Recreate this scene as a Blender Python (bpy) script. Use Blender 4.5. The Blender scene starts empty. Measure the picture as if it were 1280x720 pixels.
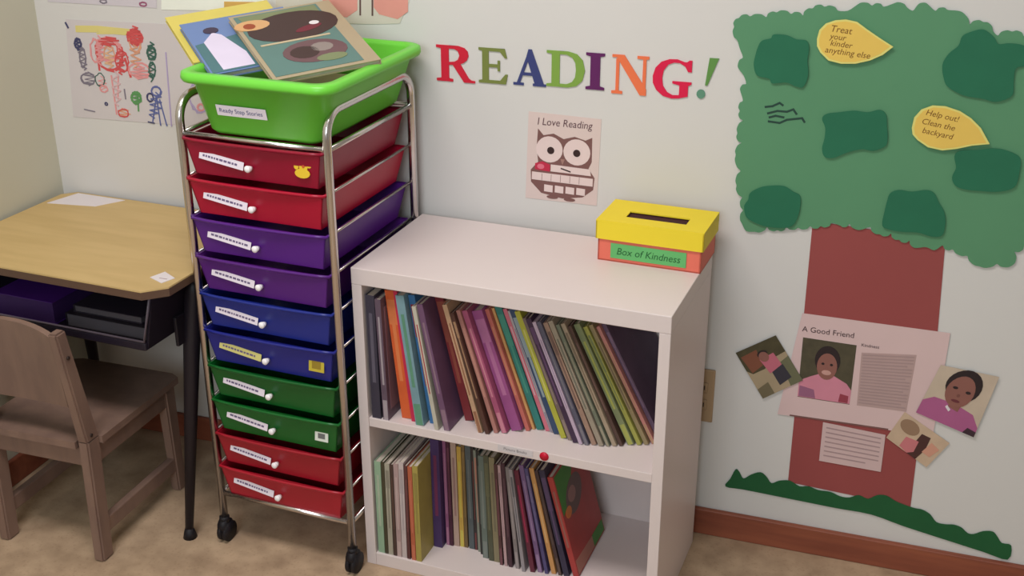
import bpy, bmesh, math, random
from mathutils import Vector, Matrix, Euler
R = math.radians
scene = bpy.context.scene
COL = scene.collection

# ------------------------------------------------------------------ camera
CX, CY, CZ, YAW, PIT, ROL, F = 0.9758, -2.26519, 1.55769, 0.3271, 0.40789, -0.00067, 1516.57
fw = Vector((-math.sin(YAW)*math.cos(PIT), math.cos(YAW)*math.cos(PIT), -math.sin(PIT)))
rt = Vector((math.cos(YAW), math.sin(YAW), 0)); up = rt.cross(fw)
r2 = rt*math.cos(ROL)+up*math.sin(ROL); u2 = up*math.cos(ROL)-rt*math.sin(ROL)
cd = bpy.data.cameras.new('camera'); cam = bpy.data.objects.new('camera', cd); COL.objects.link(cam)
cd.sensor_width = 36; cd.lens = F*36/1280; cd.clip_start = 0.02
cam.matrix_world = Matrix(((r2.x, u2.x, -fw.x, CX), (r2.y, u2.y, -fw.y, CY), (r2.z, u2.z, -fw.z, CZ), (0, 0, 0, 1)))
scene.camera = cam

def ray(u, v): return r2*((u-640)/F)-u2*((v-360)/F)+fw
def on_plane(u, v, ax, val):
    d = ray(u, v); C = Vector((CX, CY, CZ)); return C+d*((val-C[ax])/d[ax])
def W(u, v):                      # a spot measured on the back wall -> metres along the wall and up
    q = on_plane(u, v, 1, 0.0); return (q.x, q.z)
def WP(l): return [W(*q) for q in l]

def smooth(P, n=4):               # rounded paper outline through the points
    o = []; N = len(P)
    for i in range(N):
        p0, p1, p2, p3 = P[i-1], P[i], P[(i+1) % N], P[(i+2) % N]
        for k in range(n):
            t = k/n; o.append(tuple(.5*((2*p1[j])+(-p0[j]+p2[j])*t+(2*p0[j]-5*p1[j]+4*p2[j]-p3[j])*t*t+(-p0[j]+3*p1[j]-3*p2[j]+p3[j])*t**3) for j in (0, 1)))
    return o
def scallop(P, amp=.0045):        # bulge every other corner of the outline outwards
    cx_ = sum(p[0] for p in P)/len(P); cz_ = sum(p[1] for p in P)/len(P); o = []
    for i, p in enumerate(P):
        q = P[(i+1) % len(P)]; mx, mz = (p[0]+q[0])/2, (p[1]+q[1])/2; ex, ez = q[0]-p[0], q[1]-p[1]; L = math.hypot(ex, ez)
        nx, nz = -ez/L, ex/L
        if nx*(mx-cx_)+nz*(mz-cz_) < 0: nx, nz = -nx, -nz
        o.append(p)
        if L > .018: o += [(p[0]+ex*.28+nx*amp, p[1]+ez*.28+nz*amp), (p[0]+ex*.72+nx*amp, p[1]+ez*.72+nz*amp)]
    return o

# ------------------------------------------------------------------ materials
def lin(c): return tuple(((x/255)/12.92 if x/255 <= .04045 else ((x/255+.055)/1.055)**2.4) for x in c)
MATS = {}
def mat(name, c, rough=.6, metal=0, noise=.06, scale=18, spec=.4, coat=0, bump=0, trans=0):
    if name in MATS: return MATS[name]
    m = bpy.data.materials.new(name); m.use_nodes = True; nt = m.node_tree; b = nt.nodes['Principled BSDF']
    b.inputs['Roughness'].default_value = rough; b.inputs['Metallic'].default_value = metal
    b.inputs['Specular IOR Level'].default_value = spec; b.inputs['Coat Weight'].default_value = coat
    b.inputs['Transmission Weight'].default_value = trans
    col = lin(c)
    tc = nt.nodes.new('ShaderNodeTexCoord'); n = nt.nodes.new('ShaderNodeTexNoise')
    n.inputs['Scale'].default_value = scale; n.inputs['Detail'].default_value = 3
    nt.links.new(tc.outputs['Object'], n.inputs['Vector'])
    cr = nt.nodes.new('ShaderNodeMix'); cr.data_type = 'RGBA'
    cr.inputs['A'].default_value = (*[x*(1-noise) for x in col], 1); cr.inputs['B'].default_value = (*[min(1, x*(1+noise)) for x in col], 1)
    nt.links.new(n.outputs['Fac'], cr.inputs['Factor']); nt.links.new(cr.outputs['Result'], b.inputs['Base Color'])
    if bump:
        bp = nt.nodes.new('ShaderNodeBump'); bp.inputs['Strength'].default_value = bump; bp.inputs['Distance'].default_value = .002
        nt.links.new(n.outputs['Fac'], bp.inputs['Height']); nt.links.new(bp.outputs['Normal'], b.inputs['Normal'])
    MATS[name] = m; return m

def wood(name, c1, c2, scale=(3, 30, 30), rough=.5):
    if name in MATS: return MATS[name]
    m = mat(name, c1, rough); nt = m.node_tree; b = nt.nodes['Principled BSDF']
    tc = nt.nodes.new('ShaderNodeTexCoord'); mp = nt.nodes.new('ShaderNodeMapping'); mp.inputs['Scale'].default_value = scale
    n = nt.nodes.new('ShaderNodeTexNoise'); n.inputs['Scale'].default_value = 2; n.inputs['Detail'].default_value = 6
    r = nt.nodes.new('ShaderNodeValToRGB'); r.color_ramp.elements[0].position = .35; r.color_ramp.elements[1].position = .65
    r.color_ramp.elements[0].color = (*lin(c1), 1); r.color_ramp.elements[1].color = (*lin(c2), 1)
    nt.links.new(tc.outputs['Object'], mp.inputs['Vector']); nt.links.new(mp.outputs['Vector'], n.inputs['Vector'])
    nt.links.new(n.outputs['Fac'], r.inputs['Fac']); nt.links.new(r.outputs['Color'], b.inputs['Base Color'])
    return m

def floor_mat():
    m = mat('floor_linoleum', (164, 138, 114), .55, bump=.1); nt = m.node_tree; b = nt.nodes['Principled BSDF']
    tc = nt.nodes.new('ShaderNodeTexCoord')
    n = nt.nodes.new('ShaderNodeTexNoise'); n.inputs['Scale'].default_value = 16; n.inputs['Detail'].default_value = 5
    r = nt.nodes.new('ShaderNodeValToRGB'); e = r.color_ramp.elements
    e[0].position = .3; e[0].color = (*lin((162, 136, 110)), 1); e[1].position = .7; e[1].color = (*lin((198, 170, 140)), 1)
    v = nt.nodes.new('ShaderNodeTexVoronoi'); v.inputs['Scale'].default_value = 110
    r2_ = nt.nodes.new('ShaderNodeValToRGB'); r2_.color_ramp.elements[0].color = (.62, .55, .5, 1); r2_.color_ramp.elements[1].color = (1, 1, 1, 1)
    r2_.color_ramp.elements[0].position = .05; r2_.color_ramp.elements[1].position = .35
    mx = nt.nodes.new('ShaderNodeMix'); mx.data_type = 'RGBA'; mx.blend_type = 'MULTIPLY'; mx.inputs['Factor'].default_value = .35
    nt.links.new(tc.outputs['Object'], n.inputs['Vector']); nt.links.new(tc.outputs['Object'], v.inputs['Vector'])
    nt.links.new(n.outputs['Fac'], r.inputs['Fac']); nt.links.new(v.outputs['Distance'], r2_.inputs['Fac'])
    nt.links.new(r.outputs['Color'], mx.inputs['A']); nt.links.new(r2_.outputs['Color'], mx.inputs['B'])
    nt.links.new(mx.outputs['Result'], b.inputs['Base Color']); return m

M_wall = mat('painted_wall', (211, 208, 204), .75, noise=.02, scale=3, bump=.15)
M_wallL = mat('painted_wall_beige', (200, 197, 178), .75, noise=.03, scale=3, bump=.15)
M_ceil = mat('ceiling_paint', (215, 214, 208), .8)
M_white = mat('white_laminate', (220, 206, 203), .42, noise=.02, scale=6)
M_chrome = mat('chrome', (214, 208, 206), .22, metal=1, noise=.02)
M_black = mat('black_rubber', (22, 18, 24), .6)
M_blackm = mat('black_metal', (30, 24, 32), .45)
M_paper = mat('white_paper', (222, 214, 216), .8, noise=.02)
M_pages = mat('book_pages', (196, 184, 170), .85, noise=.15, scale=60)

# ------------------------------------------------------------------ mesh building
class MB:
    def __init__(s): s.bm = bmesh.new(); s.mats = []
    def mi(s, m):
        if m not in s.mats: s.mats.append(m)
        return s.mats.index(m)
    def _fin(s, faces, m, smooth=False):
        i = s.mi(m)
        for f in faces: f.material_index = i; f.smooth = smooth
    def box(s, a, b, m, bev=0, M=None, seg=2):
        t = bmesh.new(); bmesh.ops.create_cube(t, size=1)
        c = [(a[i]+b[i])/2 for i in range(3)]; d = [abs(b[i]-a[i]) for i in range(3)]
        for v in t.verts: v.co = Vector((c[0]+v.co.x*d[0], c[1]+v.co.y*d[1], c[2]+v.co.z*d[2]))
        if bev: bmesh.ops.bevel(t, geom=t.edges[:], offset=bev, segments=seg, affect='EDGES', profile=.5)
        s.add(t, m, M, smooth=False)
    def add(s, t, m, M=None, smooth=False):
        if M is not None: bmesh.ops.transform(t, matrix=M, verts=t.verts)
        me = bpy.data.meshes.new('tmp'); t.to_mesh(me); t.free()
        n0 = len(s.bm.faces); s.bm.from_mesh(me); bpy.data.meshes.remove(me)
        s.bm.faces.ensure_lookup_table(); s._fin([s.bm.faces[i] for i in range(n0, len(s.bm.faces))], m, smooth)
    def hexa(s, pts, m, bev=0, M=None):         # 8 points: bottom 4 (ccw), top 4
        t = bmesh.new(); v = [t.verts.new(p) for p in pts]
        for q in ((3, 2, 1, 0), (4, 5, 6, 7), (0, 1, 5, 4), (1, 2, 6, 5), (2, 3, 7, 6), (3, 0, 4, 7)): t.faces.new([v[i] for i in q])
        if bev: bmesh.ops.bevel(t, geom=t.edges[:], offset=bev, segments=2, affect='EDGES')
        s.add(t, m, M)
    def prism(s, pts, y0, y1, m, M=None):        # polygon in x,z from y0 (front) to y1 (back)
        t = bmesh.new(); a = [t.verts.new((p[0], y0, p[1])) for p in pts]; b = [t.verts.new((p[0], y1, p[1])) for p in pts]
        n = len(pts)
        t.faces.new(a); t.faces.new(b[::-1])
        for i in range(n): t.faces.new((a[i], b[i], b[(i+1) % n], a[(i+1) % n]))
        bmesh.ops.recalc_face_normals(t, faces=t.faces); bmesh.ops.triangulate(t, faces=[f for f in t.faces if len(f.verts) > 4])
        s.add(t, m, M)
    def tube(s, pts, r, m, n=12, M=None, caps=True):
        pts = [Vector(p) for p in pts]; t = bmesh.new(); rings = []
        rs = r if isinstance(r, (list, tuple)) else [r]*len(pts)
        prev = None
        for i, p in enumerate(pts):
            if i == 0: d = pts[1]-p
            elif i == len(pts)-1: d = p-pts[i-1]
            else: d = (pts[i+1]-p).normalized()+(p-pts[i-1]).normalized()
            d.normalize()
            if prev is None:
                x = d.orthogonal().normalized()
            else: x = (prev-d*prev.dot(d)).normalized()
            prev = x; y = d.cross(x)
            rings.append([t.verts.new(p+(x*math.cos(2*math.pi*k/n)+y*math.sin(2*math.pi*k/n))*rs[i]) for k in range(n)])
        for a, b in zip(rings, rings[1:]):
            for k in range(n): t.faces.new((a[k], a[(k+1) % n], b[(k+1) % n], b[k]))
        if caps: t.faces.new(rings[0][::-1]); t.faces.new(rings[-1])
        s.add(t, m, M, smooth=True)
    def ball(s, c, r, m, sc=(1, 1, 1)):
        t = bmesh.new(); bmesh.ops.create_uvsphere(t, u_segments=14, v_segments=8, radius=r)
        for v in t.verts: v.co = Vector((c[0]+v.co.x*sc[0], c[1]+v.co.y*sc[1], c[2]+v.co.z*sc[2]))
        s.add(t, m, smooth=True)
    def mesh(s, me, m, M):
        t = bmesh.new(); t.from_mesh(me); s.add(t, m, M)
    def build(s, name, parent=None, loc=None, origin=False):
        me = bpy.data.meshes.new(name)
        if origin and parent is None and loc is None:
            c = Vector((0, 0, 0)); 
            for v in s.bm.verts: c += v.co
            c /= len(s.bm.verts); loc = c
            for v in s.bm.verts: v.co -= c
        s.bm.to_mesh(me); s.bm.free()
        for m in s.mats: me.materials.append(m)
        o = bpy.data.objects.new(name, me); COL.objects.link(o)
        if loc is not None: o.location = loc
        if parent: o.parent = parent
        return o

def tag(o, label, cat, group=None, kind=None):
    if label: o['label'] = label
    if cat: o['category'] = cat
    if group: o['group'] = group
    if kind: o['kind'] = kind
    return o
def thing(name, label, cat, loc=(0, 0, 0), rot=(0, 0, 0), group=None):
    o = bpy.data.objects.new(name, None); COL.objects.link(o); o.location = loc; o.rotation_euler = rot
    o.empty_display_size = .05
    return tag(o, label, cat, group)
def struct(name, mb): o = mb.build(name); o['kind'] = 'structure'; return o

def text_mesh(s, size=1, shear=0, align='CENTER'):
    cu = bpy.data.curves.new('t', 'FONT'); cu.body = s; cu.size = size; cu.shear = shear; cu.align_x = align; cu.align_y = 'CENTER'
    cu.resolution_u = 3
    ob = bpy.data.objects.new('t', cu); COL.objects.link(ob)
    dg = bpy.context.evaluated_depsgraph_get(); dg.update()
    me = bpy.data.meshes.new_from_object(ob.evaluated_get(dg)); bpy.data.objects.remove(ob); bpy.data.curves.remove(cu)
    return me
WALLROT = Matrix.Rotation(R(90), 4, 'X')     # text lying in XY -> standing in XZ, facing -y
def put_text(mb, s, x, z, y, size, m, ang=0, shear=0, align='CENTER', sx=1):
    me = text_mesh(s, size, shear, align)
    mb.mesh(me, m, Matrix.Translation((x, y, z)) @ Matrix.Rotation(-ang, 4, 'Y') @ WALLROT @ Matrix.Diagonal((sx, 1, 1, 1)))
    bpy.data.meshes.remove(me)
LAYER = [0]
def stroke(mb, pts, w, y, m):
    LAYER[0] = (LAYER[0]+1) % 60; y -= LAYER[0]*.00002
    for k, (a, b) in enumerate(zip(pts, pts[1:])):
        dx, dz = b[0]-a[0], b[1]-a[1]; L = math.hypot(dx, dz) or 1e-6; nx, nz = -dz/L*w/2, dx/L*w/2; ex, ez = dx/L*w*.3, dz/L*w*.3
        yy = y-(k % 40)*.0000004
        mb.prism([(a[0]+nx-ex, a[1]+nz-ez), (a[0]-nx-ex, a[1]-nz-ez), (b[0]-nx+ex, b[1]-nz+ez), (b[0]+nx+ex, b[1]+nz+ez)], yy, -.0008 if y > -.003 else -.0038, m)
def ell(cx, cz, rx, rz, n=24, a0=0, a1=2*math.pi, rot=0):
    o = []
    for k in range(n):
        t = a0+(a1-a0)*k/n; x, z = rx*math.cos(t), rz*math.sin(t)
        o.append((cx+x*math.cos(rot)-z*math.sin(rot), cz+x*math.sin(rot)+z*math.cos(rot)))
    return o

# ------------------------------------------------------------------ room
XL = -0.925
b = MB(); b.box((XL-.1, -4.6, -.05), (3.6, .1, 0), floor_mat()); struct('floor', b)
b = MB(); b.box((XL-.1, 0, 0), (3.6, .1, 2.6), M_wall); struct('wall_back', b)
b = MB(); b.box((XL-.1, -4.6, 0), (XL, 0, 2.6), M_wallL); struct('wall_left', b)
b = MB(); b.box((3.5, -4.6, 0), (3.6, 0, 2.6), M_wall); struct('wall_right', b)
b = MB(); b.box((XL, -4.6, 0), (3.5, -4.5, 2.6), M_wall); struct('wall_front', b)
b = MB(); b.box((XL-.1, -4.6, 2.6), (3.6, .1, 2.7), M_ceil); struct('ceiling', b)
M_base = wood('baseboard_wood', (128, 68, 50), (150, 84, 60), (2, 20, 20), .45)
b = MB(); b.box((XL+.012, -.012, 0), (3.5, 0, .064), M_base, .003); struct('baseboard_back', b)
b = MB(); b.box((XL, -4.5, 0), (XL+.012, 0, .064), M_base, .003); struct('baseboard_left', b)

# ------------------------------------------------------------------ desk
M_desk = wood('desk_laminate', (192, 163, 108), (202, 173, 118), (2, 14, 14), .5)
M_edge = mat('desk_edge_band', (96, 72, 58), .5)
M_tray = mat('desk_tray_plastic', (32, 25, 38), .42)
DR = -0.05
desk = thing('school_desk', 'tan topped school desk with black book tray and black legs, against the corner', 'desk', (-.33, -.035, 0), (0, 0, DR))
DW, DD, DZ = .575, .435, .6255
c = .038
poly = [(-DW+c*.7, 0), (-DW, -c*.7), (-DW, -DD+c), (-DW+c, -DD), (-c, -DD), (0, -DD+c), (0, -c*.7), (-c*.7, 0)]
b = MB()
t = bmesh.new(); a_ = [t.verts.new((x, y, DZ-.003)) for x, y in poly]; t_ = [t.verts.new((x*.999-.0005, y*.997-.001, DZ)) for x, y in poly]
t.faces.new(t_[::-1])
for i in range(8): t.faces.new((a_[i], t_[i], t_[(i+1) % 8], a_[(i+1) % 8]))
bmesh.ops.recalc_face_normals(t, faces=t.faces); b.add(t, M_desk)
b.build('desktop', desk)
b = MB(); t = bmesh.new(); a_ = [t.verts.new((x, y, DZ-.019)) for x, y in poly]; t_ = [t.verts.new((x, y, DZ-.003)) for x, y in poly]
t.faces.new(t_[::-1]); t.faces.new(a_)
for i in range(8): t.faces.new((a_[i], t_[i], t_[(i+1) % 8], a_[(i+1) % 8]))
bmesh.ops.recalc_face_normals(t, faces=t.faces); b.add(t, M_edge); b.build('edge_band', desk)
# tray: open at the front, sides narrow towards the bottom
b = MB(); zt, zb = DZ-.0195, DZ-.142
x0t, x1t, x0b, x1b = -DW+.03, -.03, -DW+.07, -.062; yf, yk = -DD+.02, -.05
th = .005
b.hexa([(x0b, yf+.01, zb), (x1b, yf+.01, zb), (x1b, yk, zb), (x0b, yk, zb), (x0b, yf+.01, zb+th), (x1b, yf+.01, zb+th), (x1b, yk, zb+th), (x0b, yk, zb+th)], M_tray)
b.hexa([(x1b-th, yf+.01, zb), (x1b, yf+.01, zb), (x1b, yk, zb), (x1b-th, yk, zb), (x1t-th, yf, zt), (x1t, yf, zt), (x1t, yk, zt), (x1t-th, yk, zt)], M_tray)
b.hexa([(x0b, yf+.01, zb), (x0b+th, yf+.01, zb), (x0b+th, yk, zb), (x0b, yk, zb), (x0t, yf, zt), (x0t+th, yf, zt), (x0t+th, yk, zt), (x0t, yk, zt)], M_tray)
b.hexa([(x0b, yk-th, zb), (x1b, yk-th, zb), (x1b, yk, zb), (x0b, yk, zb), (x0t, yk-th, zt), (x1t, yk-th, zt), (x1t, yk, zt), (x0t, yk, zt)], M_tray)
b.box((x0b, yf+.002, zb-.002), (x1b, yf+.012, zb+.016), M_tray, .003)
tray = b.build('book_tray', desk)
M_rim = mat('tray_rim_grey', (88, 78, 88), .35)
b = MB(); b.tube([(x0t+.004, yf-.002, zt-.002), (x0b+.003, yf+.004, zb+.018), (x1b-.003, yf+.004, zb+.018), (x1t-.004, yf-.002, zt-.002)], .0028, M_rim, 8)
b.build('tray_rim', tray)
for (tx, ty, fx, fy) in ((-.028, -DD+.15, -.062, -DD+.085), (-DW+.04, -DD+.075, -DW+.03, -DD+.05), (-.05, -.07, -.03, -.045), (-DW+.05, -.07, -DW+.03, -.03)):
    b = MB(); b.tube([(tx, ty, DZ-.02), (tx, ty, DZ-.06), (tx+(fx-tx)*.25, ty+(fy-ty)*.25, .45), (fx, fy, .02)], [.018, .019, .0175, .009], M_blackm, 14)
    lg = b.build('leg', desk)
    b = MB(); b.tube([(fx, fy, .024), (fx, fy, .012), (fx, fy, 0)], [.009, .013, .0155], M_black, 14); b.build('foot_glide', lg)
b = MB(); b.box((-.050, -DD+.10, DZ-.165), (-.042, -.06, DZ-.10), M_blackm, .002); b.build('side_rail', desk)
b = MB(); b.box((-DW+.047, -DD+.07, DZ-.165), (-DW+.055, -.06, DZ-.1), M_blackm, .002); b.build('side_rail', desk)
Md = Matrix.Translation(desk.location) @ Matrix.Rotation(DR, 4, 'Z')
def on_desk(x, y, z): return Md @ Vector((x, y, z))
# things on / in the desk
q = on_desk(0, 0, DZ)
def sheet(name, label, cat, pts, z, m, th=.0008, extra=None):
    b = MB(); t = bmesh.new(); lo = [t.verts.new((p[0], p[1], z)) for p in pts]; hi = [t.verts.new((p[0], p[1], z+th)) for p in pts]; n = len(pts)
    t.faces.new(hi); t.faces.new(lo[::-1])
    for i in range(n): t.faces.new((lo[i], lo[(i+1) % n], hi[(i+1) % n], hi[i]))
    bmesh.ops.recalc_face_normals(t, faces=t.faces); b.add(t, m)
    if extra: extra(b, z+th)
    return tag(b.build(name, origin=True), label, cat)
sheet('paper_sheet', 'white sheet of paper lying flat at the back corner of the tan desk', 'paper',
      [(-.895, -.098), (-.775, -.082), (-.735, -.024), (-.87, -.016)], DZ, M_paper)
def scrapmark(b, z):
    b.box((-.392, -.401, z), (-.374, -.399, z+.0002), mat('faint_print', (150, 120, 130)))
sheet('name_tag', 'small torn white name tag stuck near the front edge of the tan desk', 'paper',
      [(-.412, -.402), (-.374, -.42), (-.363, -.39), (-.40, -.368)], DZ, M_paper, .001, scrapmark)
def closed_book(name, label, cat, M, w, d, th, m, mp=M_pages, group=None, cov=None):
    """w along x, d along y, thickness along z, spine at x=0"""
    o = thing(name, label, cat, group=group); o.matrix_world = M
    b = MB(); b.box((0, 0, 0), (w, d, .0015), m); b.box((0, 0, th-.0015), (w, d, th), cov or m); b.box((0, 0, .0015), (.002, d, th-.0015), m)
    b.build('cover', o)
    b = MB(); b.box((.002, .003, .0015), (w-.003, d-.003, th-.0015), mp); b.build('pages', o)
    return o
M_purp = mat('purple_cover', (74, 30, 118), .4)
closed_book('folder', 'purple folder lying in the left part of the black desk tray', 'folder', Md @ Matrix.Translation((-.46, -DD+.045, zb+.0055)), .155, .27, .05, M_purp, mat('purple_pages', (58, 30, 84), .6))
closed_book('binder', 'black binder lying at the bottom of the desk tray, right side', 'binder', Md @ Matrix.Translation((-.28, -DD+.05, zb+.0055)), .20, .27, .03, M_blackm, mat('grey_pages', (80, 74, 80), .7))
closed_book('notebook', 'thin black notebook lying on top of the black binder in the desk tray', 'notebook', Md @ Matrix.Translation((-.265, -DD+.06, zb+.0362)), .17, .25, .016, mat('charcoal_cover', (44, 38, 48), .35), mat('grey_pages', (80, 74, 80), .7))

# ------------------------------------------------------------------ chair
M_ch = wood('chair_maple', (124, 99, 88), (138, 111, 97), (12, 12, 3), .45)
ch = thing('wooden_chair', 'small wooden school chair with solid backrest, pulled up to the tan desk', 'chair', (-.665, -.36, 0))
def bar(mb, p0, p1, w0, w1, m, bev=.004):
    """square section tapered bar between points; w=(wx,wy)"""
    p0, p1 = Vector(p0), Vector(p1)
    pts = []
    for p, w in ((p0, w0), (p1, w1)):
        pts += [(p.x-w[0]/2, p.y-w[1]/2, p.z), (p.x+w[0]/2, p.y-w[1]/2, p.z), (p.x+w[0]/2, p.y+w[1]/2, p.z), (p.x-w[0]/2, p.y+w[1]/2, p.z)]
    mb.hexa(pts, m, bev)
XR, XLc = .122, -.122
for s_ in (-1, 1):
    x = .122*s_
    b = MB(); bar(b, (x, -.145, 0), (x, -.135, .29), (.026, .036), (.026, .04), M_ch); bar(b, (x, -.135, .285), (x, -.178, .548), (.026, .04), (.022, .03), M_ch)
    lg = b.build('rear_leg', ch)
    b = MB()
    for zz in (.30, .49):
        b.tube([(x+.013*s_-.001*s_, -.138-(zz-.28)*.16, zz), (x+.0145*s_, -.138-(zz-.28)*.16, zz)], .004, mat('screw_dark', (50, 36, 30), .5), 10)
    b.build('screw', lg)
    b = MB(); bar(b, (x, .142, 0), (x, .135, .275), (.024, .03), (.028, .038), M_ch); b.build('front_leg', ch)
    b = MB(); b.box((x-.009, -.13, .055), (x+.009, .13, .09), M_ch, .003); b.build('side_stretcher', ch)
    b = MB(); b.box((x-.009, -.12, .225), (x+.009, .12, .268), M_ch, .003); b.build('side_apron', ch)
b = MB(); b.box((-.112, -.144, .222), (.112, -.126, .268), M_ch, .003); b.build('rear_apron', ch)
b = MB(); b.box((-.112, .126, .225), (.112, .144, .268), M_ch, .003); b.build('front_apron', ch)
b = MB(); t = bmesh.new()
sp = [(-.142, .16), (-.142, -.118), (-.105, -.118), (-.105, -.158), (.105, -.158), (.105, -.118), (.142, -.118), (.142, .16), (.12, .172), (-.12, .172)]
lo = [t.verts.new((x, y, .27)) for x, y in sp]; hi = [t.verts.new((x, y, .286)) for x, y in sp]
t.faces.new(hi); t.faces.new(lo)
for i in range(len(sp)): t.faces.new((lo[i], lo[(i+1) % 10], hi[(i+1) % 10], hi[i]))
bmesh.ops.recalc_face_normals(t, faces=t.faces); b.add(t, M_ch); b.build('seat', ch)
# backrest: curved board, arched top edge
b = MB(); t = bmesh.new(); N = 14; g = []
for k in range(N+1):
    u = -1+2*k/N; x = .11*u; bow = .018*(1-u*u); top = .536+.018*(1-u*u)**.8; bot = .372-.004*(1-u*u)
    yb_, yt_ = -.147-.2*.16*.35+bow*.6, -.178+bow*.6
    g.append([t.verts.new((x, yb_-.007, bot)), t.verts.new((x, yt_-.007, top)), t.verts.new((x, yt_+.007, top)), t.verts.new((x, yb_+.007, bot))])
for a_, c_ in zip(g, g[1:]):
    for i in range(4): t.faces.new((a_[i], c_[i], c_[(i+1) % 4], a_[(i+1) % 4]))
t.faces.new(g[0]); t.faces.new(g[-1][::-1]); bmesh.ops.recalc_face_normals(t, faces=t.faces); b.add(t, M_ch); b.build('backrest', ch)

# ------------------------------------------------------------------ drawer cart
CR = -0.05; CW, CDp = .314, .342; ZT, ZB = .9186, .1227
cart = thing('drawer_cart', 'ten drawer rolling cart with chrome frame and red, purple, blue and green drawers', 'cart', (-.3275, -.3655, 0), (0, 0, CR))
Mc = Matrix.Translation(cart.location) @ Matrix.Rotation(CR, 4, 'Z')
def arch(x):
    P = [(x, 0, .05), (x, 0, ZT+.02)]
    rr = .045; y0, y1, zt_ = 0, CDp, ZT+.068
    for k in range(1, 9): a = math.pi/2*k/8; P.append((x, y0+rr-rr*math.cos(a), zt_-rr+rr*math.sin(a)))
    for k in range(0, 9): a = math.pi/2*k/8; P.append((x, y1-rr+rr*math.sin(a), zt_-rr+rr*math.cos(a)))
    P += [(x, y1, ZT+.02), (x, y1, .05)]
    return P
for x in (0, CW):
    b = MB(); b.tube(arch(x), .0085, M_chrome, 14); b.build('side_frame', cart)
for z in (ZT, ZB):
    for (p0, p1) in (((0, 0, z), (CW, 0, z)), ((0, CDp, z), (CW, CDp, z)), ((0, 0, z), (0, CDp, z)), ((CW, 0, z), (CW, CDp, z))):
        b = MB(); b.tube([p0, p1], .0055, M_chrome, 10); b.build('top_rail' if z > .5 else 'bottom_rail', cart)
PITCH = (ZT-ZB)/10
for i in range(10):
    z = ZT-.004-PITCH*i
    for x in (.004, CW-.004):
        if i == 0: continue
        b = MB(); b.tube([(x, .006, z), (x, CDp-.006, z)], .0028, M_chrome, 8); b.build('runner', cart)
for (x, y) in ((0, 0), (CW, 0), (0, CDp), (CW, CDp)):
    cs = MB(); cs.tube([(x, y, .05), (x, y, .062)], .011, M_black, 12)
    cs.tube([(x-.009, y, .040), (x+.009, y, .040)], .017, M_black, 16)
    o = cs.build('caster', cart)
    w = MB(); w.tube([(x-.010, y+.004, .0235), (x-.003, y+.004, .0235)], .0235, M_black, 20); w.tube([(x+.003, y+.004, .0235), (x+.010, y+.004, .0235)], .0235, M_black, 20)
    w.tube([(x-.006, y+.004, .0235), (x+.006, y+.004, .0235)], .008, M_blackm, 10); w.build('wheel', o)
dcol = [('dark_red', (146, 4, 44), 'dark red drawer with a yellow animal sticker'), ('bright_red', (172, 6, 46), 'bright red drawer'),
        ('dark_purple', (84, 26, 128), 'purple drawer, upper of the two'), ('purple', (84, 26, 120), 'purple drawer, lower of the two'),
        ('royal_blue', (26, 42, 132), 'blue drawer with a white label'), ('deep_blue', (30, 36, 130), 'blue drawer with a yellow label and yellow sticker'),
        ('dark_green', (8, 92, 34), 'green drawer without a sticker'), ('green', (10, 98, 36), 'green drawer with a white square sticker'),
        ('crimson', (160, 20, 40), 'crimson drawer, ninth from the top'), ('bottom_crimson', (170, 24, 44), 'crimson drawer at the bottom')]
M_lab = mat('label_white', (236, 226, 238), .5); M_laby = mat('label_cream', (214, 206, 130), .5); M_ink = mat('label_ink', (110, 96, 130), .7)
M_knob = mat('knob_white', (250, 244, 246), .3); M_stk = mat('sticker_yellow', (226, 190, 50), .5); M_stw = mat('sticker_white', (220, 225, 215), .5)
rnd = random.Random(4)
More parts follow.
